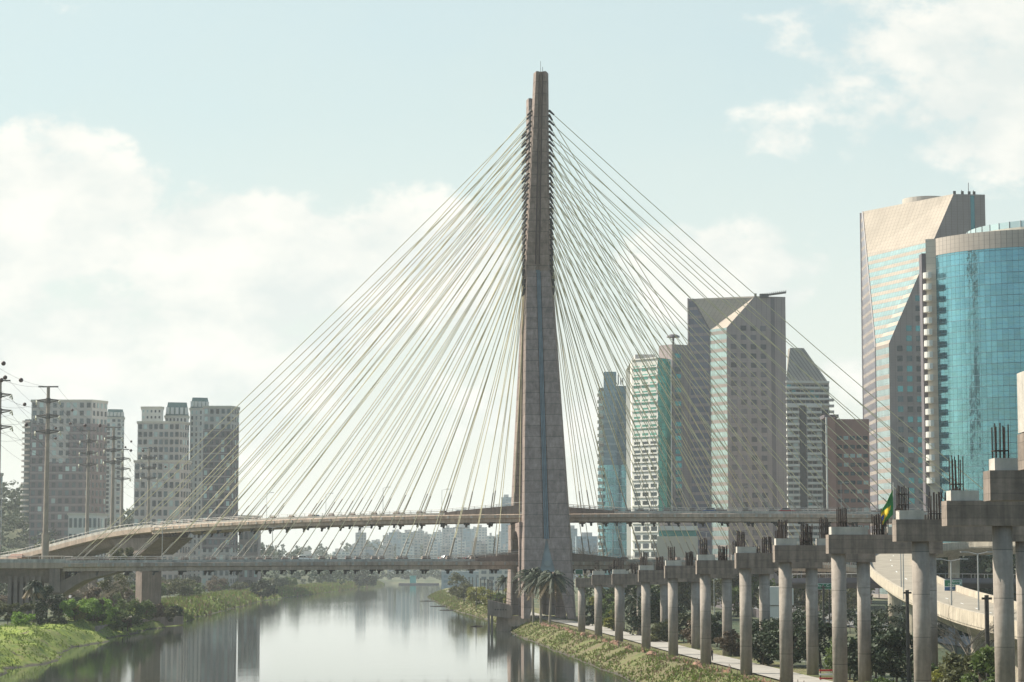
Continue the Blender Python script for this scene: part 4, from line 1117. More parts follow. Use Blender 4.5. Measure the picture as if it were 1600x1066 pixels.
# little house with orange tiled roof
th_ = thing('tiled_house', 'house with an orange tiled roof behind the left end of the ramp', 'house', V(28, 700, 3)); p = V(28, 700, 0)
m = MB(); m.box((p.x, p.y, 9), (3.6, 6, 12)); m.build('wall', 'wall cream', th_)
m = MB(); zt = Zy(869, 700); m.idx([(p.x-2.3, p.y-4, zt-.5), (p.x+2.3, p.y-4, zt-.5), (p.x+2.3, p.y+4, zt-.5), (p.x-2.3, p.y+4, zt-.5), (p.x-1.6, p.y, zt+.6), (p.x+1.6, p.y, zt+.6)], [(0, 1, 5, 4), (1, 2, 5), (2, 3, 4, 5), (3, 0, 4)]); m.build('roof', 'roof tile', th_)

# the far city
for i, (wc, gc) in enumerate((((.55, .53, .48), (.16, .2, .22)), ((.42, .40, .37), (.12, .16, .18)), ((.62, .60, .55), (.2, .25, .27)), ((.36, .33, .30), (.10, .13, .15)), ((.3, .36, .38), (.2, .28, .32)))):
    gridmat('far facade %d' % i, wc, gc, 4.2, 3.3, .45, .3, wc, metal=.1, rough=.3, gvar=.4, colw=.35)
shades = ['cream', 'grey', 'white', 'brown grey', 'blue grey']
def far_block(px0, px1, ytop, d, mt, label, name='distant_building', roof=True, grp='distant city blocks over the river'):
    A, B = V(px0, d, 0), V(px1, d, 0); zb = hills(A.x, d); z1 = Zy(ytop, d); th = thing(name, label, 'building', (A.lerp(B, .5).x, d, zb), grp); dep = min(30, (B.x-A.x))
    m = MB(); k = Vector((0, dep, 0)); A.z = B.z = zb
    m.quad(A, B, up(B, z1), up(A, z1)); m.quad(B, B+k, up(B+k, z1), up(B, z1)); m.quad(A+k, A, up(A, z1), up(A+k, z1)); m.quad(B+k, A+k, up(A+k, z1), up(B+k, z1)); m.face([up(A, z1), up(B, z1), up(B+k, z1), up(A+k, z1)])
    m.build('wall', 'far facade %d' % mt, th)
    if roof:
        m = MB(); w_ = (B.x-A.x); m.box((A.x+w_*random.uniform(.35, .65), d+dep/2, z1+1.6), (w_*random.uniform(.25, .5), dep*.5, 3.2)); m.build('roof_tank', 'wall pale', th)
    return th
rs = random.Random(5)
far_block(712, 734, 797, 3000, 2, 'tallest white far tower, rising above the upper deck left of the mast')
far_block(783, 803, 777, 2700, 4, 'blue grey tower close against the left side of the mast')
far_block(627, 641, 833, 2300, 2, 'white tower with dark floor stripes between the decks')
far_block(900, 934, 838, 1900, 4, 'pale blue glass block just right of the mast')
far_block(888, 902, 826, 2300, 4, 'tall pale block half hidden by the right flank of the mast')
px = 556
while px < 800:
    for row in range(3):
        w_ = rs.uniform(9, 20); d = 2500+row*350+rs.uniform(-80, 80); yt = rs.choice([845, 850, 838, 855, 832])+rs.uniform(-6, 6)-row*3+(6 if px < 610 else 0)
        x = px+rs.uniform(-5, 5); mt = rs.randrange(5)
        if x+w_ > 806: continue
        far_block(x, x+w_, yt, d, mt, 'hazy %s block of flats in the skyline between the decks, %s' % (shades[mt], 'near the green hill' if px < 640 else 'midway to the mast' if px < 720 else 'close to the mast'))
    px += 13
for i, (x0, x1, yt, d, mt) in enumerate(((806, 815, 850, 2600, 2), (903, 918, 848, 2500, 2), (921, 936, 860, 2400, 0), (380, 400, 868, 1900, 2), (470, 492, 866, 2300, 0), (520, 545, 862, 2400, 2), (545, 560, 855, 2500, 1))):
    far_block(x0, x1, yt, d, mt, 'distant %s low block among the trees %s' % (shades[mt], 'left of the mast on the green hill' if x0 < 600 else 'beside the mast'))
# flat blue sheds by the far right bank
th_ = far_block(690, 790, 893, 1500, 4, 'long low teal warehouse beyond the river bend', 'warehouse', False, None)
th_ = far_block(748, 800, 884, 1250, 0, 'low cream shed behind the utility posts left of the mast', 'warehouse', False, None)

# ------------------------------------------------------------------ vegetation
def blob_leaves(mb, c, r, n, leaf, rg, clumps=16, shell=.55, mi=0, squash=1.):
    c = Vector(c); cl = []
    for _ in range(clumps):
        while True:
            v = Vector((rg.uniform(-1, 1), rg.uniform(-1, 1), rg.uniform(-.75, 1)))
            if .2 < v.length < 1: break
        v = v.normalized()*rg.uniform(shell, .92); cl.append((Vector((v.x*r[0], v.y*r[1], v.z*r[2])), rg.uniform(.24, .42)))
    mr = (r[0]+r[1]+r[2])/3
    for i in range(n):
        p0, cr = cl[i % clumps]
        v = Vector((rg.gauss(0, 1), rg.gauss(0, 1), rg.gauss(0, 1))).normalized()*(rg.random()**.45)*cr*mr
        v.z *= .75
        p = c+p0+v
        a = Vector((rg.gauss(0, 1), rg.gauss(0, 1), rg.gauss(0, .6))).normalized(); b = a.cross(Vector((rg.gauss(0, 1), rg.gauss(0, 1), rg.gauss(0, 1)))).normalized()
        s = leaf*rg.uniform(.6, 1.3)
        mb.face([p-a*s, p-b*s*.5, p+a*s, p+b*s*.5], mi)
def limbs(mb, base, h, r, rg, n=5, spread=.5, twigs=0, r0=.25):
    base = Vector(base); top = base+Vector((rg.uniform(-.1, .1)*h, rg.uniform(-.1, .1)*h, h*.6))
    mb.tube([base-Vector((0, 0, .4)), base.lerp(top, .5)+Vector((rg.uniform(-.1, .1), 0, 0))*h*.3, top], [r0, r0*.75, r0*.5], 7)
    for k in range(n):
        a = rg.uniform(0, 6.28); st = base.lerp(top, rg.uniform(.5, 1.)); e = st+Vector((math.cos(a)*r*spread, math.sin(a)*r*spread, h*rg.uniform(.2, .42)))
        md = st.lerp(e, .5)+Vector((0, 0, h*.05)); mb.tube([st, md, e], [r0*.4, r0*.28, r0*.12], 5)
        for q in range(twigs):
            a2 = a+rg.uniform(-1., 1.); s2 = st.lerp(e, rg.uniform(.3, 1)); e2 = s2+Vector((math.cos(a2)*r*.45, math.sin(a2)*r*.45, h*rg.uniform(.05, .25)))
            mb.tube([s2, e2], [r0*.16, r0*.05], 4)
            for q3 in range(2):
                a3 = a2+rg.uniform(-.9, .9); s3 = s2.lerp(e2, rg.uniform(.3, 1)); mb.tube([s3, s3+Vector((math.cos(a3)*r*.25, math.sin(a3)*r*.25, h*rg.uniform(.02, .15)))], [r0*.09, r0*.03], 3)
def tree(name, label, cat, x, y, z, rx, h, leafm, n=2200, leaf=.35, group=None, trunkh=.35, seed=0, clumps=18, bark='bark', ry=None):
    rg = random.Random(seed*77+3); th = thing(name, label, cat, (x, y, z), group); ry = ry or rx
    m = MB(); limbs(m, (x, y, z), h*.8, rx, rg, 6, .6, 0, max(.12, h*.022)); m.build('trunk', bark, th)
    m = MB(); ch = h*(1-trunkh)/2
    blob_leaves(m, (x, y, z+h-ch*1.0), (rx, ry, ch), n, leaf, rg, clumps); m.build('crown', leafm, th)
    return th
def bare_tree(label, x, y, z, rx, h, seed=0, r0=.25, n=9):
    rg = random.Random(seed); th = thing('bare_tree', label, 'tree', (x, y, z)); m = MB(); limbs(m, (x, y, z), h, rx, rg, n, .8, 9, r0); m.build('branches', 'bark pale', th); return th
def palm(label, x, y, z, h, fr, seed=0, lean=0., group=None, nf=26):
    rg = random.Random(seed); th = thing('palm_tree', label, 'palm', (x, y, z), group); m = MB()
    top = Vector((x+lean, y, z+h)); m.tube([Vector((x, y, z-.5)), Vector((x+lean*.3, y, z+h*.5)), top], [.34, .24, .2], 10); m.build('trunk', 'bark pale', th)
    m = MB(); dry = MB()
    for k in range(nf):
        a = rg.uniform(0, 6.28); el = rg.uniform(-.5, 1.25); L = fr*rg.uniform(.8, 1.1); pts = []
        tgt = dry if el < -.3 else m
        d = Vector((math.cos(a)*math.cos(el), math.sin(a)*math.cos(el), math.sin(el)))
        for q in range(9):
            t = q/8; pts.append(top+d*L*t+Vector((0, 0, -L*.62*t*t)))
        tgt.tube(pts, .04, 3, cap=False)
        for q in range(1, 9):
            tang = (pts[q]-pts[q-1]).normalized(); sd = tang.cross(Vector((0, 0, 1)))
            if sd.length < .1: continue
            sd.normalize()
            for s in (-1, 1):
                for jj in (0, .5):
                    p = pts[q-1].lerp(pts[q], jj); w = .85*(1-.5*abs(q/8-.4))
                    e = p+sd*s*w*.8+Vector((0, 0, -.5*w))+tang*.45
                    tgt.face([p-tang*.05, p+tang*.3, e])
    m.build('fronds', 'palm leaf', th); 
    if dry.f: dry.build('dry_fronds', 'palm dry', th)
    return th
# three palms before the mast
for i, (px, d, h, ln, lab) in enumerate(((833.5, 541, 11.0, -.4, 'leftmost of the three palms before the mast foot'), (845, 535, 10.2, -.2, 'middle palm of the three before the mast foot'), (858.5, 529, 10.6, .9, 'rightmost of the three palms before the mast foot'))):
    palm(lab, U(px, 970, d).x, d, 2.4, h, 5.0, seed=11+i, lean=ln, nf=60)
palm('single palm behind the mast among the utility posts', U(790, 940, 700).x, 700, 2.5, 9., 3.6, seed=30, nf=34)
palm('small palm leaning between the second and third viaduct piers', U(990, 990, 470).x, 470, 2.4, 6.2, 3.0, seed=31)
# left bank plants in front of and below the lower deck
palm('tall leafy palm-like tree in front of the brown left viaduct', U(52, 975, 492).x, 492, 3.0, 8.6, 2.6, seed=40, nf=46)
tree('dark_tree', 'dark bushy tree beside the leafy palm at the brown left viaduct', 'tree', U(72, 970, 500).x, 500, 3, 3.4, 8.5, 'leaf dark', 3000, .3, seed=1, trunkh=.15)
tree('dark_tree', 'dark low spreading tree under the brown left viaduct deck', 'tree', U(92, 970, 506).x, 506, 3, 3.0, 6.4, 'leaf dark', 2200, .3, seed=2, trunkh=.2)
tree('dark_shrub', 'round black-green shrub on the near left bank', 'shrub', U(65, 975, 470).x, 470, 2.8, 1.45, 4.6, 'leaf dark', 1800, .22, seed=3, trunkh=.02)
tree('shrub', 'reddish olive shrub at the left border', 'shrub', U(12, 975, 480).x, 480, 3, 3.6, 5.4, 'leaf olive', 2600, .26, seed=4, trunkh=.05)
tree('shrub', 'yellow green shrub just left of the round black-green one', 'shrub', U(36, 980, 465).x, 465, 3, 2.8, 3.6, 'leaf bright', 2400, .24, seed=5, trunkh=.02)
tree('shrub', 'olive shrub between the left border and the palm-like tree', 'shrub', U(40, 975, 482).x, 482, 3, 3.0, 4.6, 'leaf olive', 2200, .26, seed=6, trunkh=.05)
hedge = [(118, 520, 3.2, 5.2, 'leaf bright', 'tall bright green bush nearest the viaduct pier'), (136, 528, 3.3, 5.4, 'leaf bright', 'bright green bush below the brown dry one'), (160, 540, 3.4, 5.6, 'leaf bright', 'broad green bush in the middle of the left bank row'), (178, 548, 3.4, 5.3, 'leaf mid', 'green bush right of the middle of the left bank row'), (200, 560, 4.2, 7.4, 'leaf mid', 'big round green bush before the upper viaduct pier'), (222, 575, 3.6, 5.6, 'leaf mid', 'green bush at the foot of the upper viaduct pier'), (122, 505, 2.3, 3.4, 'leaf yellow', 'yellow bush low in the left bank row'), (140, 512, 2.0, 3.0, 'leaf olive', 'low olive bush beside the yellow one'), (152, 520, 2.4, 3.6, 'leaf mid', 'low dark green bush left of the retaining wall'), (172, 530, 2.3, 3.4, 'leaf mid', 'low green bush above the retaining wall'), (192, 545, 2.4, 3.0, 'leaf brown', 'low brown bush above the retaining wall'), (240, 590, 3.4, 5.0, 'leaf brown', 'brown dry bush right of the upper viaduct pier'), (258, 600, 3.0, 4.4, 'leaf olive', 'olive bush where the left bank juts out'), (275, 612, 2.5, 4.2, 'leaf dark', 'dark bush at the water where the left bank juts out'), (146, 545, 2.6, 8.0, 'leaf brown', 'dry brown bush standing above the green ones'), (90, 498, 2.2, 3.0, 'leaf olive', 'low olive bush in front of the viaduct pier')]
for i, (px, d, rx, h, lm, lab) in enumerate(hedge):
    if px < 205: d = min(d, 488+(px-88)*.38)
    x = U(px, 950, d).x; tree('bush', lab, 'bush', x, d, max(1.2, gz(x, d))-.1, rx, h, lm, 2400, .27, seed=20+i, trunkh=.02, clumps=22)
tree('umbrella_tree', 'tree whose flat crown rises above the lower deck left of the upper viaduct pier', 'tree', U(194, 930, 596).x, 596, 3, 4.6, 17.5, 'leaf olive', 2600, .3, seed=50, trunkh=.72, ry=4)
tree('thin_tree', 'thin dark tree just left of the upper viaduct pier', 'tree', U(180, 930, 580).x, 580, 3, 4., 11.5, 'leaf olive', 1500, .3, seed=51, trunkh=.45)
bare_tree('grey leafless tree behind the green bushes of the left bank', U(150, 930, 575).x, 575, 3, 6.5, 10, 3, .25, 14)
bare_tree('brown leafless shrub tree right of the viaduct strut', U(165, 925, 590).x, 590, 3, 5.5, 9.5, 4, .22, 14)
# band of bank trees on the left, behind the lower deck
protos = {}
def copies(kind, lm, n, leaf, spots, name, label, group, cat='tree'):
    first = None
    for i, (x, y, s, hs) in enumerate(spots):
        z = gz(x, y)-.2
        if first is None:
            first = tree(name, label, cat, x, y, z, 5, 7.5, lm, n, leaf, group, seed=hash(kind) % 1 + len(protos)*13+5, trunkh=.12, clumps=20); protos[kind] = first; first.scale = (s, s, hs)
        else: copy_tree(first, (x, y, z), None, rz=random.uniform(0, 6.28), scale=(s, s, hs))
rb = random.Random(3)
sp1, sp2, sp3, sp4 = [], [], [], []
for i in range(74):
    y = rb.uniform(640, 1500); L = interp(LW, y); off = rb.uniform(20, 70); s = rb.uniform(.6, 1.15)
    (sp1 if i % 4 == 0 else sp2 if i % 4 == 1 else sp3 if i % 4 == 2 else sp4).append((L-off, y, s, s*rb.uniform(.7, 1.1)))
copies('a', 'leaf olive', 1300, .5, sp1, 'bank_tree', 'olive green round tree in the band along the left bank beyond the lower deck', 'trees along the far left bank')
copies('b', 'leaf brown', 1200, .5, sp2, 'bank_tree', 'brown half-dry tree in the band along the left bank beyond the lower deck', 'trees along the far left bank')
copies('c', 'leaf mid', 1300, .5, sp3, 'bank_tree', 'mid green bushy tree in the band along the left bank beyond the lower deck', 'trees along the far left bank')
copies('d', 'leaf far', 1300, .5, sp4, 'bank_tree', 'dark green tree in the band along the left bank beyond the lower deck', 'trees along the far left bank')
for i, (px, d, rx, h, lm, lab) in enumerate(((412, 1050, 6, 9, 'leaf dark', 'round dark tree alone on the left bank edge, nearer one'), (571, 1620, 9, 15, 'leaf dark', 'big dark tree on the bank tip where the left bank ends'), (20, 760, 7, 14, 'leaf far', 'tall grey green tree behind the left border of the viaduct'), (85, 820, 9, 22, 'leaf olive', 'big spreading tree right of the tallest power pole'), (105, 840, 8, 17, 'leaf olive', 'smaller spreading tree under the brick tower'), (0, 900, 9, 22, 'leaf far', 'tall dark tree at the left border under the hill'), (48, 900, 7, 13, 'leaf far', 'dark green tree left of the tallest power pole foot'))):
    x = U(px, 930, d).x; tree('tree', lab, 'tree', x, d, gz(x, d)-.2, rx, h, lm, 2600, .5 if d < 1000 else .7, seed=80+i, trunkh=.12, clumps=26)
# right bank, between the path and the roads
right = [(1010, 432, 4.6, 9.6, 'leaf dark', 2.2, 'glossy dark magnolia-like tree between the third and fourth pier columns'), (1035, 440, 4.0, 9., 'leaf dark', 2.2, 'dark tree right behind the fourth pier column'),
 (952, 480, 3.0, 7.6, 'leaf mid', 2.2, 'green tree between the first and second pier'), (925, 500, 2.6, 5.4, 'leaf dark', 2.2, 'low dark bush between mast and first pier'), (958, 462, 1.8, 4.6, 'leaf yellow', 2.2, 'yellow green bush between the second and third pier'), (930, 530, 2.5, 6.5, 'leaf yellow', 2.2, 'yellow green tree seen just right of the mast foot'),
 (1030, 395, 2.8, 3.6, 'leaf olive', 2.2, 'low olive bush below the dark glossy trees'), (1068, 400, 3.2, 5.6, 'leaf olive', 2.2, 'olive bush behind the fifth pier'), (1090, 380, 2.5, 4.8, 'leaf brown', 2.2, 'brown bush left of the sixth pier'), (1118, 375, 2.6, 5.8, 'leaf dark', 2.2, 'dark bush with reddish tips behind the sixth pier'), (1142, 338, 2.2, 4.2, 'leaf brown', 2.2, 'brown twiggy bush between sixth and seventh pier'),
 (1190, 305, 3.6, 6.2, 'leaf dark', 2.2, 'dark rounded tree left of the eighth pier column'), (1232, 300, 4.2, 7.4, 'leaf dark', 2.2, 'large dark tree directly behind the eighth pier column'), (1282, 300, 3.5, 6.8, 'leaf dark', 2.2, 'dark tree between the eighth and ninth pier columns'),
 (1325, 268, 2.8, 5.4, 'leaf mid', 2.2, 'mid green tree right of the ninth pier column'), (1365, 262, 4.2, 7.0, 'leaf dark', 2.2, 'big black-green tree below the ramp, left half'), (1398, 255, 3.6, 6.5, 'leaf dark', 2.2, 'big black-green tree below the ramp, right half'), (1372, 215, 1.9, 3.2, 'leaf mid', 2.2, 'fern-like green plant at the bottom edge'),
 (1510, 208, 3.0, 6.0, 'leaf olive', 2.2, 'olive green tree in front of the ramp at the right'), (1535, 200, 2.6, 6.5, 'leaf mid', 2.2, 'green tree beside the eleventh pier column'), (1482, 215, 2.2, 4.6, 'leaf yellow', 2.2, 'yellowing shrub in front of the ramp wall'), (1455, 225, 1.8, 3.8, 'leaf mid', 2.2, 'small green shrub behind the tenth pier column')]
for i, (px, d, rx, h, lm, z, lab) in enumerate(right):
    tree('tree' if h > 5 else 'bush', lab, 'tree' if h > 5 else 'bush', PX(px, d), d, z, rx, h, lm, 3800 if rx > 3.2 else 2600, .26 if d < 350 else .3, seed=120+i, trunkh=.06, clumps=26)
bare_tree('leafless twiggy tree before the ramp, left of the eleventh pier', U(1512, 960, 225).x, 225, 2.2, 4.2, 9.5, 9, .16, 12)
bare_tree('leafless wide-crowned tree just right of the mast above the lower deck', U(914, 870, 720).x, 720, 2.4, 7.5, 18.5, 12, .4, 16)
# hedge rows and roadside trees further right
spr = []
for i in range(30):
    d = rb.uniform(560, 760); px = 930+i*14+rb.uniform(-6, 6); s = rb.uniform(.8, 1.3); spr.append((PX(px, d), d, s, s*rb.uniform(1.0, 1.5)))
copies('r1', 'leaf mid', 1500, .42, spr[::2], 'roadside_tree', 'mid green tree of the roadside row behind the viaduct piers', 'roadside trees behind the piers')
copies('r2', 'leaf olive', 1500, .42, spr[1::2], 'roadside_tree', 'olive tree of the roadside row behind the viaduct piers', 'roadside trees behind the piers')
spr = []
for i in range(16):
    d = rb.uniform(380, 470); px = 1180+i*24+rb.uniform(-6, 6); s = rb.uniform(.45, .75); spr.append((PX(px, d), d, s, s*rb.uniform(.9, 1.3)))
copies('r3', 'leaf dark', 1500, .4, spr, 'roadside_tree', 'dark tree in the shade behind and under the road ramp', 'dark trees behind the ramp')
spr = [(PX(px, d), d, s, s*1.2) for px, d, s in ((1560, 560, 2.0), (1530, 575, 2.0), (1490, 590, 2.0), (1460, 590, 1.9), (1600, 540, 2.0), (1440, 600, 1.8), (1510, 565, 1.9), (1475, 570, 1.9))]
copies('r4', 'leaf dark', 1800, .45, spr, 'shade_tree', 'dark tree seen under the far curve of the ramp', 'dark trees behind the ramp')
# right bank beyond the mast
for i, (px, d, rx, h, lm, lab) in enumerate(((716, 900, 5.2, 10.6, 'leaf olive', 'round olive tree on the right bank left of the utility posts'), (726, 860, 3.6, 7., 'leaf olive', 'olive tree just right of the round one on the right bank'), (750, 780, 4.6, 6.4, 'leaf yellow', 'yellow green rounded bush beside the parked van'), (770, 740, 4, 4.2, 'leaf yellow', 'low yellow green hedge bush behind the jetty'), (783, 690, 3, 5.2, 'leaf mid', 'green bush between jetty and mast'), (796, 660, 2.4, 7.5, 'leaf yellow', 'yellow green tree touching the left flank of the mast'))):
    x = U(px, 930, d).x; tree('bush' if h < 8 else 'tree', lab, 'bush' if h < 8 else 'tree', x, d, 2.4, rx, h, lm, 2600, .38, seed=160+i, trunkh=.08, clumps=24)
# hillside woods that read as one mass
def wood(name, label, spots, lm, leaf, n):
    rg = random.Random(len(spots)); m = MB()
    for (x, y, r) in spots:
        z = gz(x, y); blob_leaves(m, (x, y, z+r*.9), (r, r, r*1.05), n, leaf, rg, 7, .4)
    tag(m.build(name, lm), label, 'woodland', kind='stuff')
rw = random.Random(9); s = []
for _ in range(420):
    x = rw.uniform(-520, -185); y = rw.uniform(1130, 1560)
    s.append((x, y, rw.uniform(6, 10)))
wood('hillside_wood', 'dense green wood covering the hill behind the left towers', s, 'leaf far', 1.3, 130)
s = [(rw.uniform(-360, -262), rw.uniform(900, 1300), rw.uniform(5, 9)) for _ in range(110)]
wood('hillside_wood', 'wooded foot of the hill at the left border', s, 'leaf far', 1.0, 150)
s = [(rw.uniform(-310, -112), rw.uniform(1480, 1850), rw.uniform(4, 7.5)) for _ in range(170)]
wood('hillside_wood', 'lower wooded slope between the brick towers and the river', s, 'leaf far', 1.2, 95)
s = [(rw.uniform(-360, 20), rw.uniform(2450, 3000), rw.uniform(6, 10)) for _ in range(170)]
wood('distant_wood', 'hazy wooded rise beyond the far bank under the skyline', s, 'leaf far', 2.0, 70)
s = [(rw.uniform(-150, 60), rw.uniform(2110, 2300), rw.uniform(3, 6)) for _ in range(90)]
wood('far_bank_shrubbery', 'low hazy shrubs lining the far end of the river', s, 'leaf far', 1.6, 60)
# grass and weeds on the near banks
def tufts(name, label, fn, n, lm, rg, h0=.45):
    m = MB()
    for _ in range(n):
        x, y, s = fn(rg); z = gz(x, y)
        if z < .05: continue
        for q in range(2):
            a = rg.uniform(0, 6.28); dx, dy = math.cos(a)*.12*s, math.sin(a)*.12*s; hh = h0*s*rg.uniform(.5, 1.3); lx = rg.uniform(-.2, .2)*s
            m.face([(x-dx, y-dy, z-.05), (x+dx, y+dy, z-.05), (x+lx, y+lx*.5, z+hh)])
    tag(m.build(name, lm), label, 'grass', kind='stuff')
def clumpy(rg, x, y): return mn.noise(Vector((x*.25, y*.12, 9.)))
def fl_(rg):
    while True:
        y = 280+420*rg.random()**1.3; x = interp(LW, y)-rg.uniform(.4, 26)
        if clumpy(rg, x, y) > rg.uniform(-.5, .5): return x, y, rg.uniform(.7, 1.5)
def fr_(rg):
    while True:
        y = 230+1000*rg.random()**1.7; x = interp(RW, y)+rg.uniform(.3, 10.5)
        if clumpy(rg, x, y) > rg.uniform(-.5, .5): return x, y, rg.uniform(.6, 1.3)*(1+max(0, y-600)/500)
def fe_(rg):
    y = 230+400*rg.random()**1.4; x = interp(RW, y)+abs(rg.gauss(0, .5))+.2; return x, y, rg.uniform(.8, 1.6)
tufts('bank_grass', 'bright tufts of grass over the near left bank', fl_, 15000, 'blade', random.Random(1), .26)
tufts('bank_grass', 'green weeds over the right bank slope', fr_, 13000, 'weed', random.Random(2), .32)
tufts('dry_grass', 'dry straw tufts over the right bank slope', fr_, 9000, 'blade dry', random.Random(3), .28)
tufts('waterline_weed', 'bright green weed along the right waterline', fe_, 9000, 'blade', random.Random(4), .38)
def ff_(rg):
    y = 640+1300*rg.random(); x = interp(LW, y)-rg.uniform(.5, 26); return x, y, rg.uniform(1., 2.6)*(1+y/2500)
tufts('far_bank_grass', 'rough grass and weeds along the far left bank', ff_, 16000, 'weed', random.Random(5), .42)
tufts('far_dry_grass', 'dry patches of grass along the far left bank', ff_, 8000, 'blade dry', random.Random(6), .40)
# retaining wall on the left bank
m = MB(); pts = [U(150, 978, 500), U(190, 966, 545), U(240, 958, 590), U(285, 956, 612)]
for a, b in zip(pts, pts[1:]):
    a = Vector((a.x, a.y, 0)); b = Vector((b.x, b.y, 0)); n_ = (b-a).normalized(); n_ = Vector((-n_.y, n_.x, 0))*.25
    m.idx([a-n_+Vector((0, 0, z)) for z in (.2, 2.6)]+[b-n_+Vector((0, 0, z)) for z in (.2, 2.4)]+[a+n_+Vector((0, 0, z)) for z in (.2, 2.6)]+[b+n_+Vector((0, 0, z)) for z in (.2, 2.4)],
          [(0, 2, 3, 1), (4, 5, 7, 6), (1, 3, 7, 5), (0, 1, 5, 4), (2, 6, 7, 3)])
tag(m.build('retaining_wall', 'stone wall'), 'low brown retaining wall below the bushes of the left bank', 'wall')

# ------------------------------------------------------------------ power poles, wires, marker balls
def power_pole(label, x, y):
    zt = 62.3; zb = 2.6; th = thing('power_pole', label, 'power pole', (x, y, zb), 'tall concrete power poles on the left bank')
    m = MB(); m.tube([(x, y, zb-1), (x, y, 24)], [1.05, .95], 16); m.tube([(x, y, 24), (x, y, zt)], [.72, .42], 16); m.build('mast', 'pole concrete', th)
    m = MB(); m.box((x, y, zt), (5.2, .35, .35)); m.build('top_arm', 'pole arm', th)
    for k in range(3):
        z = zt-3.6-k*4.05; hw = 3.0+.12*k
        m = MB()
        for s in (-1, 1):
            m.tube([(x, y, z+.25), (x+s*hw, y, z+.1)], [.3, .12], 6); m.tube([(x, y, z-.55), (x+s*hw*.95, y, z-.05)], [.26, .1], 6)
        m.tube([(x, y, z-.8), (x, y, z+.6)], .62, 10)
        arm = m.build('cross_arm', 'pole arm', th)
        for s in (-1, 1):
            m = MB(); m.tube([(x+s*hw, y, z), (x+s*(hw+.1), y+.5, z-1.1)], [.16, .22], 6); m.tube([(x+s*hw, y, z), (x+s*(hw-.2), y-.9, z-.7)], [.16, .22], 6); m.build('insulator', 'insulator', arm)
    return th
lineA = [(U(73, 740, 600).x, 600), (U(176, 770, 776).x, 776), (U(232, 780, 917).x, 917)]
lineB = [(U(-3, 740, 580).x, 580), (U(137, 770, 795).x, 795), (U(190.5, 780, 925).x, 925)]
for (x, y), lab in zip(lineA, ('tallest-looking power pole, before the wide brick tower', 'power pole in front of the gap between the two tower groups, thicker of the pair', 'smallest power pole before the pale grid tower')): power_pole(lab, x, y)
for (x, y), lab in zip(lineB, ('power pole whose arms poke in at the left border', 'power pole before the right side of the wide brick tower', 'faint power pole just right of the thicker one in the gap')): power_pole(lab, x, y)
wires = thing('power_wires', 'sagging power wires strung between the poles in the upper left', 'wires', (lineA[0][0], lineA[0][1], 50))
extA = [(-110, 430)]+lineA+[(-152, 1060)]; extB = [(-120, 400)]+lineB+[(-163, 1080)]
balls = []
for li, ext in enumerate((extA, extB)):
    for k in range(5):
        hws = (2.3, 3.0, 3.1, 3.25)[min(k, 3)]
        if k == 4: continue
        z = 62.3-(0 if k == 0 else 3.6+(k-1)*4.05+1.0)
        for s in (-1, 1):
            m = MB()
            for (a, b) in zip(ext, ext[1:]):
                pts = []; n = 14
                for q in range(n+1):
                    t = q/n; sag = (5.2 if k else 3.6)*4*t*(1-t); pts.append(Vector((a[0]+(b[0]-a[0])*t+s*hws, a[1]+(b[1]-a[1])*t, z-sag)))
                m.tube(pts, .032, 3, cap=False)
                if k == 0 and ext is extA:
                    for t in (.62,):
                        sag = 3.6*4*t*(1-t); balls.append((a[0]+(b[0]-a[0])*t+s*hws, a[1]+(b[1]-a[1])*t, z-sag-.1))
            m.build('wire', 'dark steel', wires)
first = None
for p in balls:
    px_ = 800+F*p[0]/p[1]
    if px_ < -5: continue
    if first is None:
        m = MB(); seg = 10; rings = []
        for j in range(7):
            a = -math.pi/2+math.pi*(j+.02)/6.04; rings.append([(p[0]+.55*math.cos(a)*math.cos(6.283*k/seg), p[1]+.55*math.cos(a)*math.sin(6.283*k/seg), p[2]+.55*math.sin(a)) for k in range(seg)])
        m.loft(rings); first = tag(m.build('marker_ball', 'ball', smooth=True, loc=p), 'dark round aircraft marker ball hanging on a top wire', 'marker ball', 'marker balls on the power wires')
    else:
        c = first.copy(); COL.objects.link(c); c.location = p
# extra balls hanging on nearer wires as in the photo
for (px, py, d) in ((5.5, 568, 430), (8, 590, 440), (38.5, 632, 520), (41, 664, 520), (113, 641, 700), (110, 662, 700), (87, 669, 690), (87, 685, 690), (205, 690, 860), (196, 699, 850)):
    c = first.copy(); COL.objects.link(c); c.location = U(px, py, d); c.scale = ((.62+.0)*1.,)*3
    c.scale = (.8, .8, .8)

# ------------------------------------------------------------------ lamps, posts, signs
def lamp(label, x, y, z, h, double=True, grp='slim street lamps', r=.07):
    th = thing('street_lamp', label, 'street lamp', (x, y, z), grp); m = MB(); m.tube([(x, y, z), (x, y, z+h)], [r*1.4, r], 6); m.build('pole', 'grey steel', th)
    for s in ((-1, 1) if double else (1,)):
        m = MB(); m.tube([(x, y, z+h), (x+s*1.2, y, z+h+.25)], r*.8, 5); m.box((x+s*1.5, y, z+h+.25), (.9, .3, .14)); m.build('lamp_head', 'grey steel', th)
    return th
for i, s in enumerate((-108, -86, -64, -45, -27, 30, 52, 76, 98)):
    x, y, h = _dp(-22, 255., s); lamp('thin lamp post on the upper deck, %s' % ('left of the mast' if s < 0 else 'right of the mast'), x, y, DECK['upper']['z'](s), 7.6 if i % 2 else 6.6, False, grp='lamps on the upper deck', r=.045)
for i, s in enumerate((-96, -70, -48, -22, 24, 60)):
    x, y, h = _dp(33, 230., s); lamp('thin twin-arm lamp on the lower deck, %s' % ('left of the mast' if s < 0 else 'right of the mast'), x, y, DECK['lower']['z'](s), 8.0, grp='lamps on the lower deck')
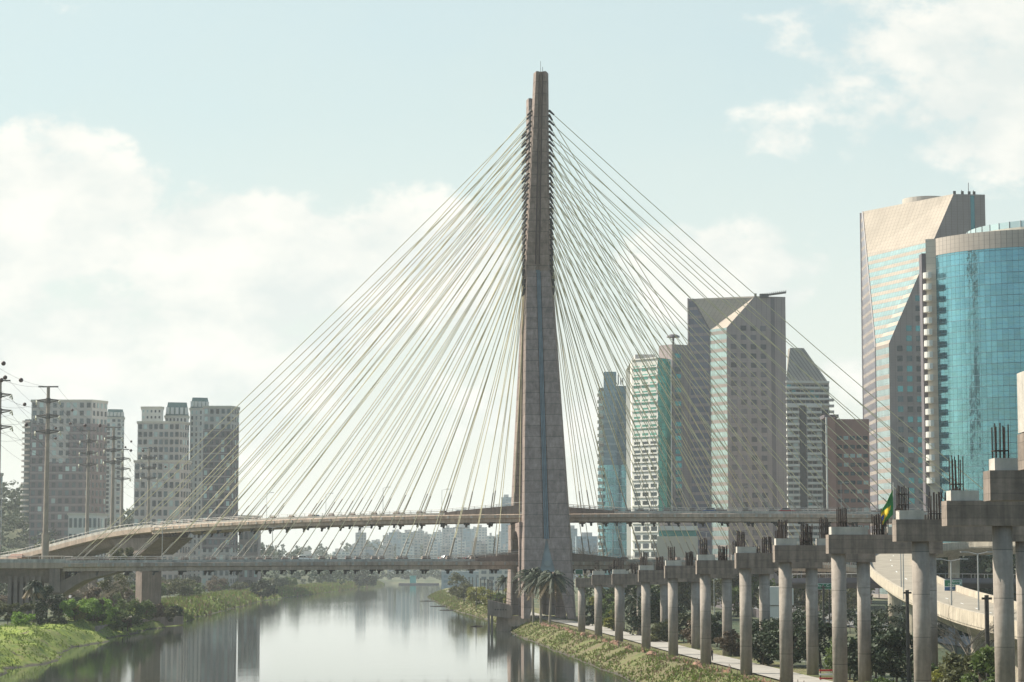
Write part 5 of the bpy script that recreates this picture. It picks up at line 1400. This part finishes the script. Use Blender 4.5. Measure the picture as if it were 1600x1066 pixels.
for (px, y0, y1, d, lab, dbl) in ((1487, 877, 955, 262, 'twin-arm lamp rising in front of the ramp, right of the tenth pier', True), (1529, 866, 940, 262, 'twin-arm lamp nearest the eleventh pier', True), (1412, 845, 925, 320, 'slim lamp on the ramp edge left of the tenth pier', False), (1408, 850, 912, 340, 'slim lamp behind the ramp edge, left one of the pair', False), (1116, 905, 960, 500, 'pale lamp post between the fifth and sixth piers', False)):
    b = U(px, y1, d); t_ = U(px, y0, d); lamp(lab, b.x, d, b.z-1, t_.z-b.z+1, dbl, 'lamps by the ramp')
rp = random.Random(4)
for i, (px, d) in enumerate(((733, 1000), (738.5, 980), (744, 960), (751, 900), (757, 860), (762, 840), (764, 800), (767, 780), (769, 760), (775, 730), (779, 720), (786, 700), (713, 1000), (744, 700), (725, 820))):
    x = U(px, 930, d).x; m = MB(); hh = 8.5 if i < 12 else 6.5
    m.tube([(x, d, 2), (x, d, 2.4+hh)], .17 if i < 12 else .1, 6)
    if i % 3 == 0: m.box((x, d, 2+hh), (1.2, .15, .15))
    tag(m.build('utility_post', 'dark steel'), 'thin dark utility post on the right bank beyond the mast', 'post', 'utility posts on the right bank')
for (px, d, yt, lab) in ((1418, 250, 922, 'black utility post in front of the ramp, left of the tenth pier'), (1542, 205, 930, 'black utility post left of the eleventh pier'), (1287, 390, 915, 'dark post carrying the green road sign')):
    x = U(px, 960, d).x; m = MB(); m.tube([(x, d, 1.8), (x, d, Zy(yt, d))], .2, 8); m.box((x, d-.1, Zy(yt, d)-.3), (.9, .15, .2)); tag(m.build('utility_post', 'dark steel'), lab, 'post')
def text(body, size, loc, mat, parent, name='lettering'):
    cu = bpy.data.curves.new(name, 'FONT'); cu.body = body; cu.size = size; cu.extrude = .01; cu.materials.append(M[mat]); cu.align_x = 'LEFT'
    o = bpy.data.objects.new(name, cu); COL.objects.link(o); o.parent = parent; o.location = Vector(loc)-parent_origin(parent); o.rotation_euler = (R(90), 0, 0)
    bpy.context.view_layer.update(); me = bpy.data.meshes.new_from_object(o); q = bpy.data.objects.new(name, me); COL.objects.link(q); q.parent = parent; q.location = o.location; q.rotation_euler = o.rotation_euler; bpy.data.objects.remove(o); return q
def sign(label, px0, px1, y0, y1, d, blue=None, lines=()):
    a, b = U(px0, y1, d), U(px1, y0, d); cx = (a.x+b.x)/2; th = thing('road_sign', label, 'road sign', (cx, d, 2.3))
    m = MB(); m.box((cx, d, (a.z+b.z)/2), (b.x-a.x, .1, b.z-a.z)); m.build('border', 'sign white', th)
    zb = a.z if blue is None else a.z+(b.z-a.z)*blue
    m = MB(); m.box((cx, d-.06, (zb+b.z)/2), (b.x-a.x-.14, .04, b.z-zb-.12)); m.build('panel', 'sign green', th)
    if blue: m = MB(); m.box((cx, d-.06, (a.z+zb)/2+.0), (b.x-a.x-.14, .04, zb-a.z-.08)); m.build('panel', 'sign blue', th)
    m = MB(); m.tube([(cx+.3, d+.15, 2), (cx+.3, d+.15, b.z-.2)], .12, 8); m.build('post', 'dark steel', th)
    for (t_, u, v, sz) in lines: text(t_, sz, (a.x+(b.x-a.x)*u, d-.09, a.z+(b.z-a.z)*v), 'sign white', th)
    return th, a, b
sign('green road sign on a dark post between the eighth and ninth piers', 1274, 1312, 911.5, 921, 392, None, (('Av. L. C. Berrini', .06, .42, .62),))
th_, a, b = sign('green and blue road sign behind the ramp wall', 1475.5, 1503, 906, 929, 345, .52, (('Morumbi', .36, .82, .42), ('Congonhas', .2, .62, .42), ('Marginal', .3, .3, .4)))
for (u, v) in ((.88, .7), (.88, .25)):
    m = MB(); x = a.x+(b.x-a.x)*u; z = a.z+(b.z-a.z)*v; m.idx([(x-.15, 344.9, z-.2), (x-.05, 344.9, z-.25), (x+.1, 344.9, z+.05), (x+.16, 344.9, z), (x+.18, 344.9, z+.28), (x-.08, 344.9, z+.18), (x-.0, 344.9, z+.1)], [(0, 1, 2, 6), (6, 2, 3, 4, 5)]); m.build('arrow', 'sign white', th_)
sign('small green road sign just right of the mast above the first pier', 899, 911, 867+23, 897.5, 560, None, ())
# boat and dredger at the far bend
x = U(649, 908, 1950).x; th_ = thing('work_boat', 'small teal work boat moored at the far end of the river', 'boat', (x, 1950, 0))
m = MB(); m.prism([(x-14, 1947), (x+16, 1947), (x+20, 1950), (x+16, 1953), (x-14, 1953)], -.4, 1.3); m.build('hull', 'granite dark', th_)
m = MB(); m.box((x-2, 1950, 4.2), (5, 5, 5.6)); m.box((x-2, 1950, 7.3), (6, 5.6, .5)); m.build('cabin', 'boat teal', th_)
x = U(695.5, 908, 2000).x; th_ = thing('river_beacon', 'tiny teal beacon hut on the far bank right of the boat', 'hut', (x, 2000, 0)); m = MB(); m.box((x, 2000, 3), (3, 3, 5.5), 0); m.prism([(x-2, 1998), (x+2, 1998), (x+2, 2002), (x-2, 2002)], 5.75, 6.2); m.build('hut', 'boat teal', th_)

# ------------------------------------------------------------------ vehicles
def car(name, label, cat, paint, x, y, z, rz, L=4.4, W=1.8, H=1.45, van=False, grp='cars on the roads'):
    th = thing(name, label, cat, (0, 0, 0), grp); m = MB(); h1 = .85 if not van else 1.05; rings = []
    # side profile lofted across the width
    if van: prof = [(-L/2, .35), (-L/2, H*.95), (-L/2+.1, H), (L/2-1.1, H), (L/2-.45, h1+.1), (L/2, h1-.2), (L/2, .35)]
    else: prof = [(-L/2, .35), (-L/2, h1-.05), (-L/2+.5, h1), (-L/2+1.0, H), (L/2-1.9, H), (L/2-1.15, h1), (L/2-.1, h1-.15), (L/2, .5), (L/2, .35)]
    for (yy, k) in ((-W/2, .97), (-W/2+.12, 1.), (W/2-.12, 1.), (W/2, .97)): rings.append([(px*k, yy, .35+(pz-.35)*k) for px, pz in prof])
    m.loft(rings); m.build('body', paint, th)
    m = MB(); zl, zh = h1+.04, H-.12
    if van: m.idx([(L/2-1.05, -W/2-.01, zl), (L/2-2.2, -W/2-.01, zl), (L/2-2.2, -W/2-.01, zh-.1), (L/2-1.3, -W/2-.01, zh-.1)], [(0, 1, 2, 3)]); m.idx([(-L/2-.01, -W/2+.2, zl), (-L/2-.01, W/2-.2, zl), (-L/2-.01, W/2-.2, zh), (-L/2-.01, -W/2+.2, zh)], [(0, 1, 2, 3)])
    else:
        for s in (-1, 1): m.idx([(-L/2+.75, s*(W/2+.012), zl), (L/2-1.35, s*(W/2+.012), zl), (L/2-1.95, s*(W/2+.012)*.99, zh), (-L/2+1.05, s*(W/2+.012)*.99, zh)], [(0, 1, 2, 3)])
        m.idx([(L/2-1.12, -W/2+.15, zl+.02), (L/2-1.12, W/2-.15, zl+.02), (L/2-1.8, W/2-.2, zh+.04), (L/2-1.8, -W/2+.2, zh+.04)], [(0, 1, 2, 3)])
    m.build('window', 'car glass', th)
    for sx in (-1, 1):
        for sy in (-1, 1):
            m = MB(); m.tube([(sx*L*.32, sy*(W/2-.2), .32), (sx*L*.32, sy*(W/2+.02), .32)], .32, 12); m.build('wheel', 'tyre', th)
    for sy in (-1, 1):
        m = MB(); m.box((L/2-.02, sy*(W/2-.3), .65), (.08, .35, .15)); m.build('headlight', 'lamp white', th)
        m = MB(); m.box((-L/2+.02, sy*(W/2-.25), .75), (.08, .25, .2)); m.build('tail_light', 'lamp red', th)
    th.location = (x, y, z); th.rotation_euler = (0, 0, rz); return th
def on_deck(key, s, off): 
    D = DECK[key]; x, y, h = _dp(D['h0'], D['R'], s); return x-math.sin(h)*off, y+math.cos(h)*off, D['z'](s)+.03, h
x, y, z, h = on_deck('lower', -27, -3); car('car', 'silver car on the lower deck left of the mast, rear one of two', 'car', 'car silver', x, y, z, h)
x, y, z, h = on_deck('lower', -20.5, -3.2); car('car', 'dark car on the lower deck left of the mast, nearer the mast', 'car', 'car black', x, y, z, h)
x, y, z, h = on_deck('upper', 45, -3.5); car('car', 'blue car on the upper deck right of the mast', 'car', 'car blue', x, y, z, h)
x, y, z, h = on_deck('upper', 63, -3.5); car('car', 'red car on the upper deck right of the mast', 'car', 'car red', x, y, z, h)
x, y, z, h = on_deck('lower', -62, 2.5); car('car', 'white car on the lower deck above the left half of the river', 'car', 'car white', x, y, z, h)
x, y, z, h = on_deck('upper', -70, 2.5); car('car', 'black car on the upper deck above the left half of the river', 'car', 'car black', x, y, z, h)
car('van', 'grey van parked on the path beyond the mast', 'van', 'car silver', -11.8, 850, 2.75, R(97), 5., 2., 2.6, True)
x, y, z, h = on_deck('lower', -84, -3); 
for i, (px, d, pt, nm, kw) in enumerate(((1075, 800, 'car white', 'truck', dict(L=9, W=2.4, H=3., van=True)), (1144, 820, 'car silver', 'car', {}), (1237, 700, 'car white', 'bus', dict(L=10, W=2.5, H=3.1, van=True)), (1120, 880, 'car white', 'car', {}), (1132, 860, 'car black', 'car', {}), (1160, 760, 'car red', 'car', {}))):
    car(nm, ('white box truck on the highway behind the fifth pier', 'silver car on the highway behind the sixth pier', 'white bus on the highway seen beside the eighth pier', 'white car far off on the highway between the fifth and sixth piers', 'black car far off on the highway', 'red car on the highway left of the white pier of the overpass')[i], nm, pt, PX(px, d), d, 2.75, R(92), **kw)
for i, (px, d, pt) in enumerate(((4, 830, 'car white'), (12, 870, 'car silver'), (-2, 780, 'car blue'))):
    car('car', ('white car at the left border road', 'silver car behind the white one on the left road', 'blue car at the very left border')[i], 'car', pt, PX(px, d), d, 3.35, R(95))

# ------------------------------------------------------------------ people
def person(label, x, y, z, rz, shirt, legs, walk=.25):
    J = {'pel': (0, 0, .95), 'sp': (0, 0, 1.2), 'ch': (0, .0, 1.42), 'nk': (0, 0, 1.53), 'hd': (.02, 0, 1.68), 'tp': (.0, 0, 1.76)}
    vs = [(0, 0, .95), (0, 0, 1.2), (0, 0, 1.4), (0, 0, 1.52), (.02, 0, 1.62), (.02, 0, 1.74)]; ed = [(0, 1), (1, 2), (2, 3), (3, 4), (4, 5)]; rd = [.14, .13, .15, .055, .095, .08]
    for s in (-1, 1):
        i = len(vs); w_ = walk*s
        vs += [(0, s*.09, .9), (w_*.5+.03, s*.1, .5), (w_*.8-.02, s*.1, .09), (w_*.8+.15, s*.1, .04)]; ed += [(0, i), (i, i+1), (i+1, i+2), (i+2, i+3)]; rd += [.1, .06, .042, .035]
        i = len(vs); vs += [(0, s*.19, 1.4), (-w_*.3, s*.23, 1.14), (-w_*.5+.08, s*.22, .9), (-w_*.5+.12, s*.22, .8)]; ed += [(2, i), (i, i+1), (i+1, i+2), (i+2, i+3)]; rd += [.06, .045, .035, .03]
    me = bpy.data.meshes.new('person'); me.from_pydata(vs, ed, []); o = bpy.data.objects.new('person', me); COL.objects.link(o)
    md = o.modifiers.new('skin', 'SKIN'); 
    if not me.skin_vertices: me.attributes.new
    sv = me.skin_vertices[0].data if me.skin_vertices else None
    if sv:
        for i, r_ in enumerate(rd): sv[i].radius = (r_, r_)
        sv[0].use_root = True
    o.modifiers.new('sub', 'SUBSURF').levels = 1; me.materials.append(M['skin']); o.location = (x, y, z); o.rotation_euler = (0, 0, rz); tag(o, label, 'person')
    m = MB(); m.tube([(0, 0, .93), (0, 0, 1.2), (0, 0, 1.45)], [.19, .17, .19], 12)
    c = m.build('shirt', shirt, None); c.parent = o
    for s in (-1, 1):
        m = MB(); w_ = walk*s; m.tube([(0, s*.09, .97), (w_*.5+.03, s*.1, .5), (w_*.8-.02, s*.1, .12)], [.125, .085, .07], 10); c = m.build('trouser_leg', legs, None); c.parent = o
        m = MB(); m.tube([(0, s*.17, 1.42), (-w_*.3, s*.23, 1.14)], [.085, .065], 8); c = m.build('sleeve', shirt, None); c.parent = o
    m = MB(); m.tube([(-.01, 0, 1.66), (-.01, 0, 1.8)], [.11, .07], 10); c = m.build('hair', 'cloth dark', None); c.parent = o
    return o
def skin_ready(me): pass
xp = interp([(560, -93), (640, -103), (760, -110), (1000, -122)], 785)
person('person in dark clothes walking on the left bank path, left of two', xp-.5, 785, 3.27, R(95), 'cloth dark', 'cloth dark')
person('person in a light shirt walking on the left bank path, right of two', xp+.6, 786, 3.27, R(95), 'cloth light', 'cloth dark')
person('person in dark clothes on the riverside path behind the sixth pier column', U(1111.5, 1025, 313).x, 313, 2.75, R(-80), 'cloth dark', 'cloth dark')

for i, (px, py, w_) in enumerate(((690, 947, 9), (700, 953, 6), (668, 939, 7), (745, 978, 3))):
    d = HC*F/(py-885); x = PX(px, d); m = MB(); m.tube([(x-w_/2, d, .05), (x, d+.6, .12), (x+w_/2, d+.2, .04)], [.1, .22, .08], 6); m.tube([(x+.5, d, .1), (x+1.2, d+2, .3)], [.1, .04], 5)
    tag(m.build('driftwood', 'bark'), ('long dark branch floating off the right bank tip', 'short dark branch floating just below the long one', 'dark branch floating at the very tip of the right bank', 'tiny floating branch near the jetty')[i], 'driftwood')
# ------------------------------------------------------------------ construction fence along the path
rf = random.Random(8)
pts = [(36.3, 225), (31.5, 262), (27.6, 300), (23.6, 345), (19.8, 395), (16.3, 440), (12, 500), (9.6, 520)]
def fpos(t):
    k = min(int(t*(len(pts)-1)), len(pts)-2); f = t*(len(pts)-1)-k; a, b = pts[k], pts[k+1]; return a[0]+(b[0]-a[0])*f-3.4+0, a[1]+(b[1]-a[1])*f
cf = thing('construction_fence', 'slumped orange mesh fence on crooked wooden stakes along the riverside path', 'fence', (25, 320, 2.5))
prev = None; mesh_ = MB()
for i in range(90):
    t = i/89; x, y = fpos(t); x += rf.uniform(-.15, .15); z = gz(x, y); hh = rf.uniform(.6, 1.15)
    m = MB(); lean = rf.uniform(-.25, .25); m.tube([(x, y, z-.2), (x+lean, y+rf.uniform(-.2, .2), z+hh)], .045, 5); m.build('stake', 'wood stake', cf)
    cur = (x+lean*.7, y, z, hh*rf.uniform(.45, .8))
    if prev and rf.random() < .62:
        a, b = prev, cur; n = 5
        for q in range(n):
            f0, f1 = q/n, (q+1)/n; sg = lambda f: .35*math.sin(f*3.14)
            p = lambda f, top: (a[0]+(b[0]-a[0])*f+.1*math.sin(f*9), a[1]+(b[1]-a[1])*f, a[2]+(b[2]-a[2])*f+(max(.1, (a[3]+(b[3]-a[3])*f)-sg(f)) if top else .02))
            mesh_.face([p(f0, 0), p(f1, 0), p(f1, 1), p(f0, 1)])
    prev = cur
o = mesh_.build('orange_netting', 'orange mesh', cf); md = o.modifiers.new('t', 'SOLIDIFY'); md.thickness = .03
for i, t in enumerate((.3, .36, .42, .5, .56, .6, .66, .7, .76, .8, .86, .9, .95, .985)):
    x, y = fpos(t); x += rf.uniform(.1, .7); z = gz(x, y); mb = MB(); r_ = rf.uniform(.5, .95); seg = 14; rings = []
    for j in range(6):
        a = math.pi/2*j/5.2; rings.append([(x+r_*math.cos(a)*math.cos(6.283*k/seg)*rf.uniform(.85, 1.15), y+r_*1.6*math.cos(a)*math.sin(6.283*k/seg)*rf.uniform(.85, 1.15), z-.1+.6*math.sin(a)*rf.uniform(.8, 1.1)) for k in range(seg)])
    mb.loft(rings); tag(mb.build('netting_heap', 'orange mesh'), 'small crumpled heap of orange netting and earth beside the riverside path', 'heap', 'heaps of orange netting')
# dark barrier wall & mesh fence behind the path
m = MB(); 
bw = [(44, 250), (41, 300), (37, 350), (33.5, 400), (31, 450)]
bf = thing('wire_fence', 'low wire fence with dark posts between the path and the bushes', 'fence', (37, 350, 2.3))
for i in range(48):
    t = i/47*(len(bw)-1); k = min(int(t), len(bw)-2); f = t-k; x = bw[k][0]+(bw[k+1][0]-bw[k][0])*f-1.0; y = bw[k][1]+(bw[k+1][1]-bw[k][1])*f
    m = MB(); m.box((x, y, 3.2), (.1, .1, 2.0)); m.build('post', 'grey steel' if i % 3 else 'dark steel', bf)
for zz in (2.8, 3.4, 4.0):
    m = MB(); m.tube([(a-1.0, b, zz) for a, b in bw], .03, 4); m.build('wire', 'grey steel', bf)
gw = MB(); 
for (xa, ya, xb, yb) in ((62, 560, 68, 900), (54, 420, 62, 560)):
    a, b = Vector((xa, ya, 0)), Vector((xb, yb, 0)); n_ = Vector((.2, 0, 0)); gw.idx([a-n_+Vector((0, 0, 2)), b-n_+Vector((0, 0, 2)), b-n_+Vector((0, 0, 4.6)), a-n_+Vector((0, 0, 4.6)), a+n_+Vector((0, 0, 2)), b+n_+Vector((0, 0, 2)), b+n_+Vector((0, 0, 4.6)), a+n_+Vector((0, 0, 4.6))], [(0, 1, 2, 3), (7, 6, 5, 4), (3, 2, 6, 7), (0, 3, 7, 4), (1, 5, 6, 2)])
tag(gw.build('barrier_wall', 'granite dark'), 'long dark low barrier wall along the highway behind the piers', 'wall')
# red and white striped barrier
for (px, d, w_, lab) in ((1300, 262, 3.2, 'red and white striped barrier right of the ninth pier base'), (1405, 212, 6.5, 'long red and white striped barrier low before the black-green trees'), (1475, 200, 4., 'red and white striped barrier at the foot of the tenth pier')):
    x = PX(px, d); th_ = thing('striped_barrier', lab, 'barrier', (x, d, 2.3), None)
    for k in range(3):
        m = MB(); m.box((x, d, 2.9+k*.45), (w_, .1, .2)); m.build('board', 'lamp red' if k % 2 == 0 else 'white paint', th_)
    for s in (-1, 1): m = MB(); m.box((x+s*w_*.45, d+.12, 3.2), (.12, .12, 1.9)); m.build('post', 'dark steel', th_)

# ------------------------------------------------------------------ haze
m = MB(); m.box((0, 3000, 90), (8800, 8400, 184)); hz = m.build('haze', 'soil'); hz.data.materials.clear()
hm = bpy.data.materials.new('haze air'); hm.use_nodes = True; nt = hm.node_tree
for n in list(nt.nodes):
    if n.type == 'BSDF_PRINCIPLED': nt.nodes.remove(n)
pv = nt.nodes.new('ShaderNodeVolumePrincipled'); pv.inputs['Density'].default_value = .00009; pv.inputs['Color'].default_value = (.93, .97, 1., 1); pv.inputs['Anisotropy'].default_value = .2
nt.links.new(pv.outputs[0], nt.nodes['Material Output'].inputs['Volume']); hz.data.materials.append(hm); hz['kind'] = 'stuff'
hm.cycles.homogeneous_volume = True if hasattr(hm, 'cycles') and hasattr(hm.cycles, 'homogeneous_volume') else True

# ------------------------------------------------------------------ sky, sun, camera
SUN_AZ = R(-66); SUN_EL = R(44)
wld = bpy.data.worlds.new('World'); sc.world = wld; wld.use_nodes = True; nt = wld.node_tree
bg = nt.nodes['Background']; bg.inputs['Strength'].default_value = .1
sky = nt.nodes.new('ShaderNodeTexSky'); sky.sky_type = 'NISHITA'; sky.sun_disc = False; sky.sun_elevation = SUN_EL; sky.sun_rotation = SUN_AZ; sky.dust_density = 1.5; sky.ozone_density = 1.0; sky.air_density = 1.
tc = nt.nodes.new('ShaderNodeTexCoord'); sp = nt.nodes.new('ShaderNodeSeparateXYZ'); nt.links.new(tc.outputs['Generated'], sp.inputs[0])
ay = math_(nt, 'MAXIMUM', math_(nt, 'ABSOLUTE', sp.outputs[1]), .08)
az = math_(nt, 'DIVIDE', sp.outputs[0], ay); el = math_(nt, 'DIVIDE', sp.outputs[2], ay)
cb = nt.nodes.new('ShaderNodeCombineXYZ'); nt.links.new(az, cb.inputs[0]); nt.links.new(math_(nt, 'MULTIPLY', el, 1.5), cb.inputs[1]); nt.links.new(sp.outputs[1], cb.inputs[2])
n1 = noise(nt, cb.outputs[0], 13., 10, .6); n2 = noise(nt, cb.outputs[0], 26., 6, .55); n3 = noise(nt, cb.outputs[0], 5.5, 5, .6)
def blob(px, py, rx, ry, amp, p=1.):
    a0 = (px-800)/F; e0 = (885-py)/F
    dx = math_(nt, 'DIVIDE', math_(nt, 'SUBTRACT', az, a0), rx/F); dy = math_(nt, 'DIVIDE', math_(nt, 'SUBTRACT', el, e0), ry/F)
    q = math_(nt, 'SUBTRACT', 1., math_(nt, 'ADD', math_(nt, 'MULTIPLY', dx, dx), math_(nt, 'MULTIPLY', dy, dy)))
    return math_(nt, 'MULTIPLY', math_(nt, 'MAXIMUM', q, 0.), amp)
acc = None
for bdef in ((60, 330, 260, 190, .95), (380, 420, 330, 170, 1.0), (640, 400, 210, 165, .95), (250, 560, 700, 220, .9), (1140, 430, 200, 135, 1.0), (1230, 410, 120, 80, .7), (1530, 70, 430, 260, .8), (1250, 0, 260, 60, .32), (1215, 190, 130, 80, .52), (1330, 145, 130, 80, .5), (1560, 230, 160, 60, .4), (900, 640, 900, 170, .5)):
    b_ = blob(*bdef); acc = b_ if acc is None else math_(nt, 'MAXIMUM', acc, b_)
acc = math_(nt, 'MULTIPLY', math_(nt, 'SUBTRACT', acc, .22), 1.3)
m_ = math_(nt, 'ADD', acc, math_(nt, 'MULTIPLY', math_(nt, 'SUBTRACT', n1, .5), 2.6))
m_ = math_(nt, 'ADD', m_, math_(nt, 'MULTIPLY', math_(nt, 'SUBTRACT', noise(nt, cb.outputs[0], 42., 6, .6), .5), 1.0))
mask = nt.nodes.new('ShaderNodeMapRange'); mask.interpolation_type = 'SMOOTHSTEP'; mask.inputs[1].default_value = .18; mask.inputs[2].default_value = .62; nt.links.new(m_, mask.inputs[0])
# thin veil towards the horizon and everywhere
veil = ramp(nt, el, .02, .23, .97, .72)
veil = math_(nt, 'ADD', veil, math_(nt, 'MULTIPLY', math_(nt, 'SUBTRACT', n3, .5), .35), clamp=True)
front = nt.nodes.new('ShaderNodeMapRange'); front.interpolation_type = 'SMOOTHSTEP'; front.inputs[1].default_value = .0; front.inputs[2].default_value = .6; nt.links.new(sp.outputs[1], front.inputs[0])
veil = math_(nt, 'MULTIPLY', veil, math_(nt, 'MULTIPLY', ramp(nt, front.outputs[0], 0, 1, .12, 1), ramp(nt, sp.outputs[2], .28, .6, 1, .12)))
cshade = ramp(nt, math_(nt, 'ADD', math_(nt, 'MULTIPLY', n2, .6), math_(nt, 'MULTIPLY', n3, .4)), .42, .60, 0, 1)
ccol = mixc(nt, cshade, (5.0, 5.35, 5.15), (6.3, 6.25, 5.8))
vcol = mixc(nt, ramp(nt, el, .0, .2), (5.8, 5.8, 5.25), (4.45, 5.1, 4.85))
base_ = mixc(nt, veil, mixc(nt, 1.0, sky.outputs[0], (1.0, 1.12, 1.0, 1), 'MULTIPLY'), vcol)
fm = math_(nt, 'MULTIPLY', mask.outputs[0], math_(nt, 'MULTIPLY', ramp(nt, front.outputs[0], 0, 1, .25, 1), ramp(nt, sp.outputs[2], .28, .6, 1, .3)))
out = mixc(nt, fm, base_, ccol)
out = mixc(nt, math_(nt, 'LESS_THAN', sp.outputs[2], -.004), out, (1.6, 1.55, 1.3))
nt.links.new(out, bg.inputs['Color'])

sl = bpy.data.lights.new('sun', 'SUN'); sl.energy = 5.0; sl.angle = R(.6); sl.color = (1., .93, .80)
so = bpy.data.objects.new('sun', sl); COL.objects.link(so)
dv = Vector((math.sin(SUN_AZ)*math.cos(SUN_EL), math.cos(SUN_AZ)*math.cos(SUN_EL), math.sin(SUN_EL)))
so.rotation_euler = dv.to_track_quat('Z', 'Y').to_euler(); so.location = (-200, 200, 300)

cam = bpy.data.cameras.new('camera'); cam.sensor_width = 36; cam.lens = F/1600*36; cam.clip_end = 20000; cam.clip_start = 1
co = bpy.data.objects.new('camera', cam); COL.objects.link(co); co.location = (0, 0, HC); co.rotation_euler = (R(90)+TH, 0, 0); sc.camera = co
sc.view_settings.view_transform = 'Standard'; sc.view_settings.look = 'None'; sc.view_settings.exposure = .70; sc.view_settings.gamma = 1
sc.cycles.use_denoising = True; sc.cycles.max_bounces = 6; sc.cycles.diffuse_bounces = 3; sc.cycles.volume_bounces = 1; sc.cycles.transparent_max_bounces = 6
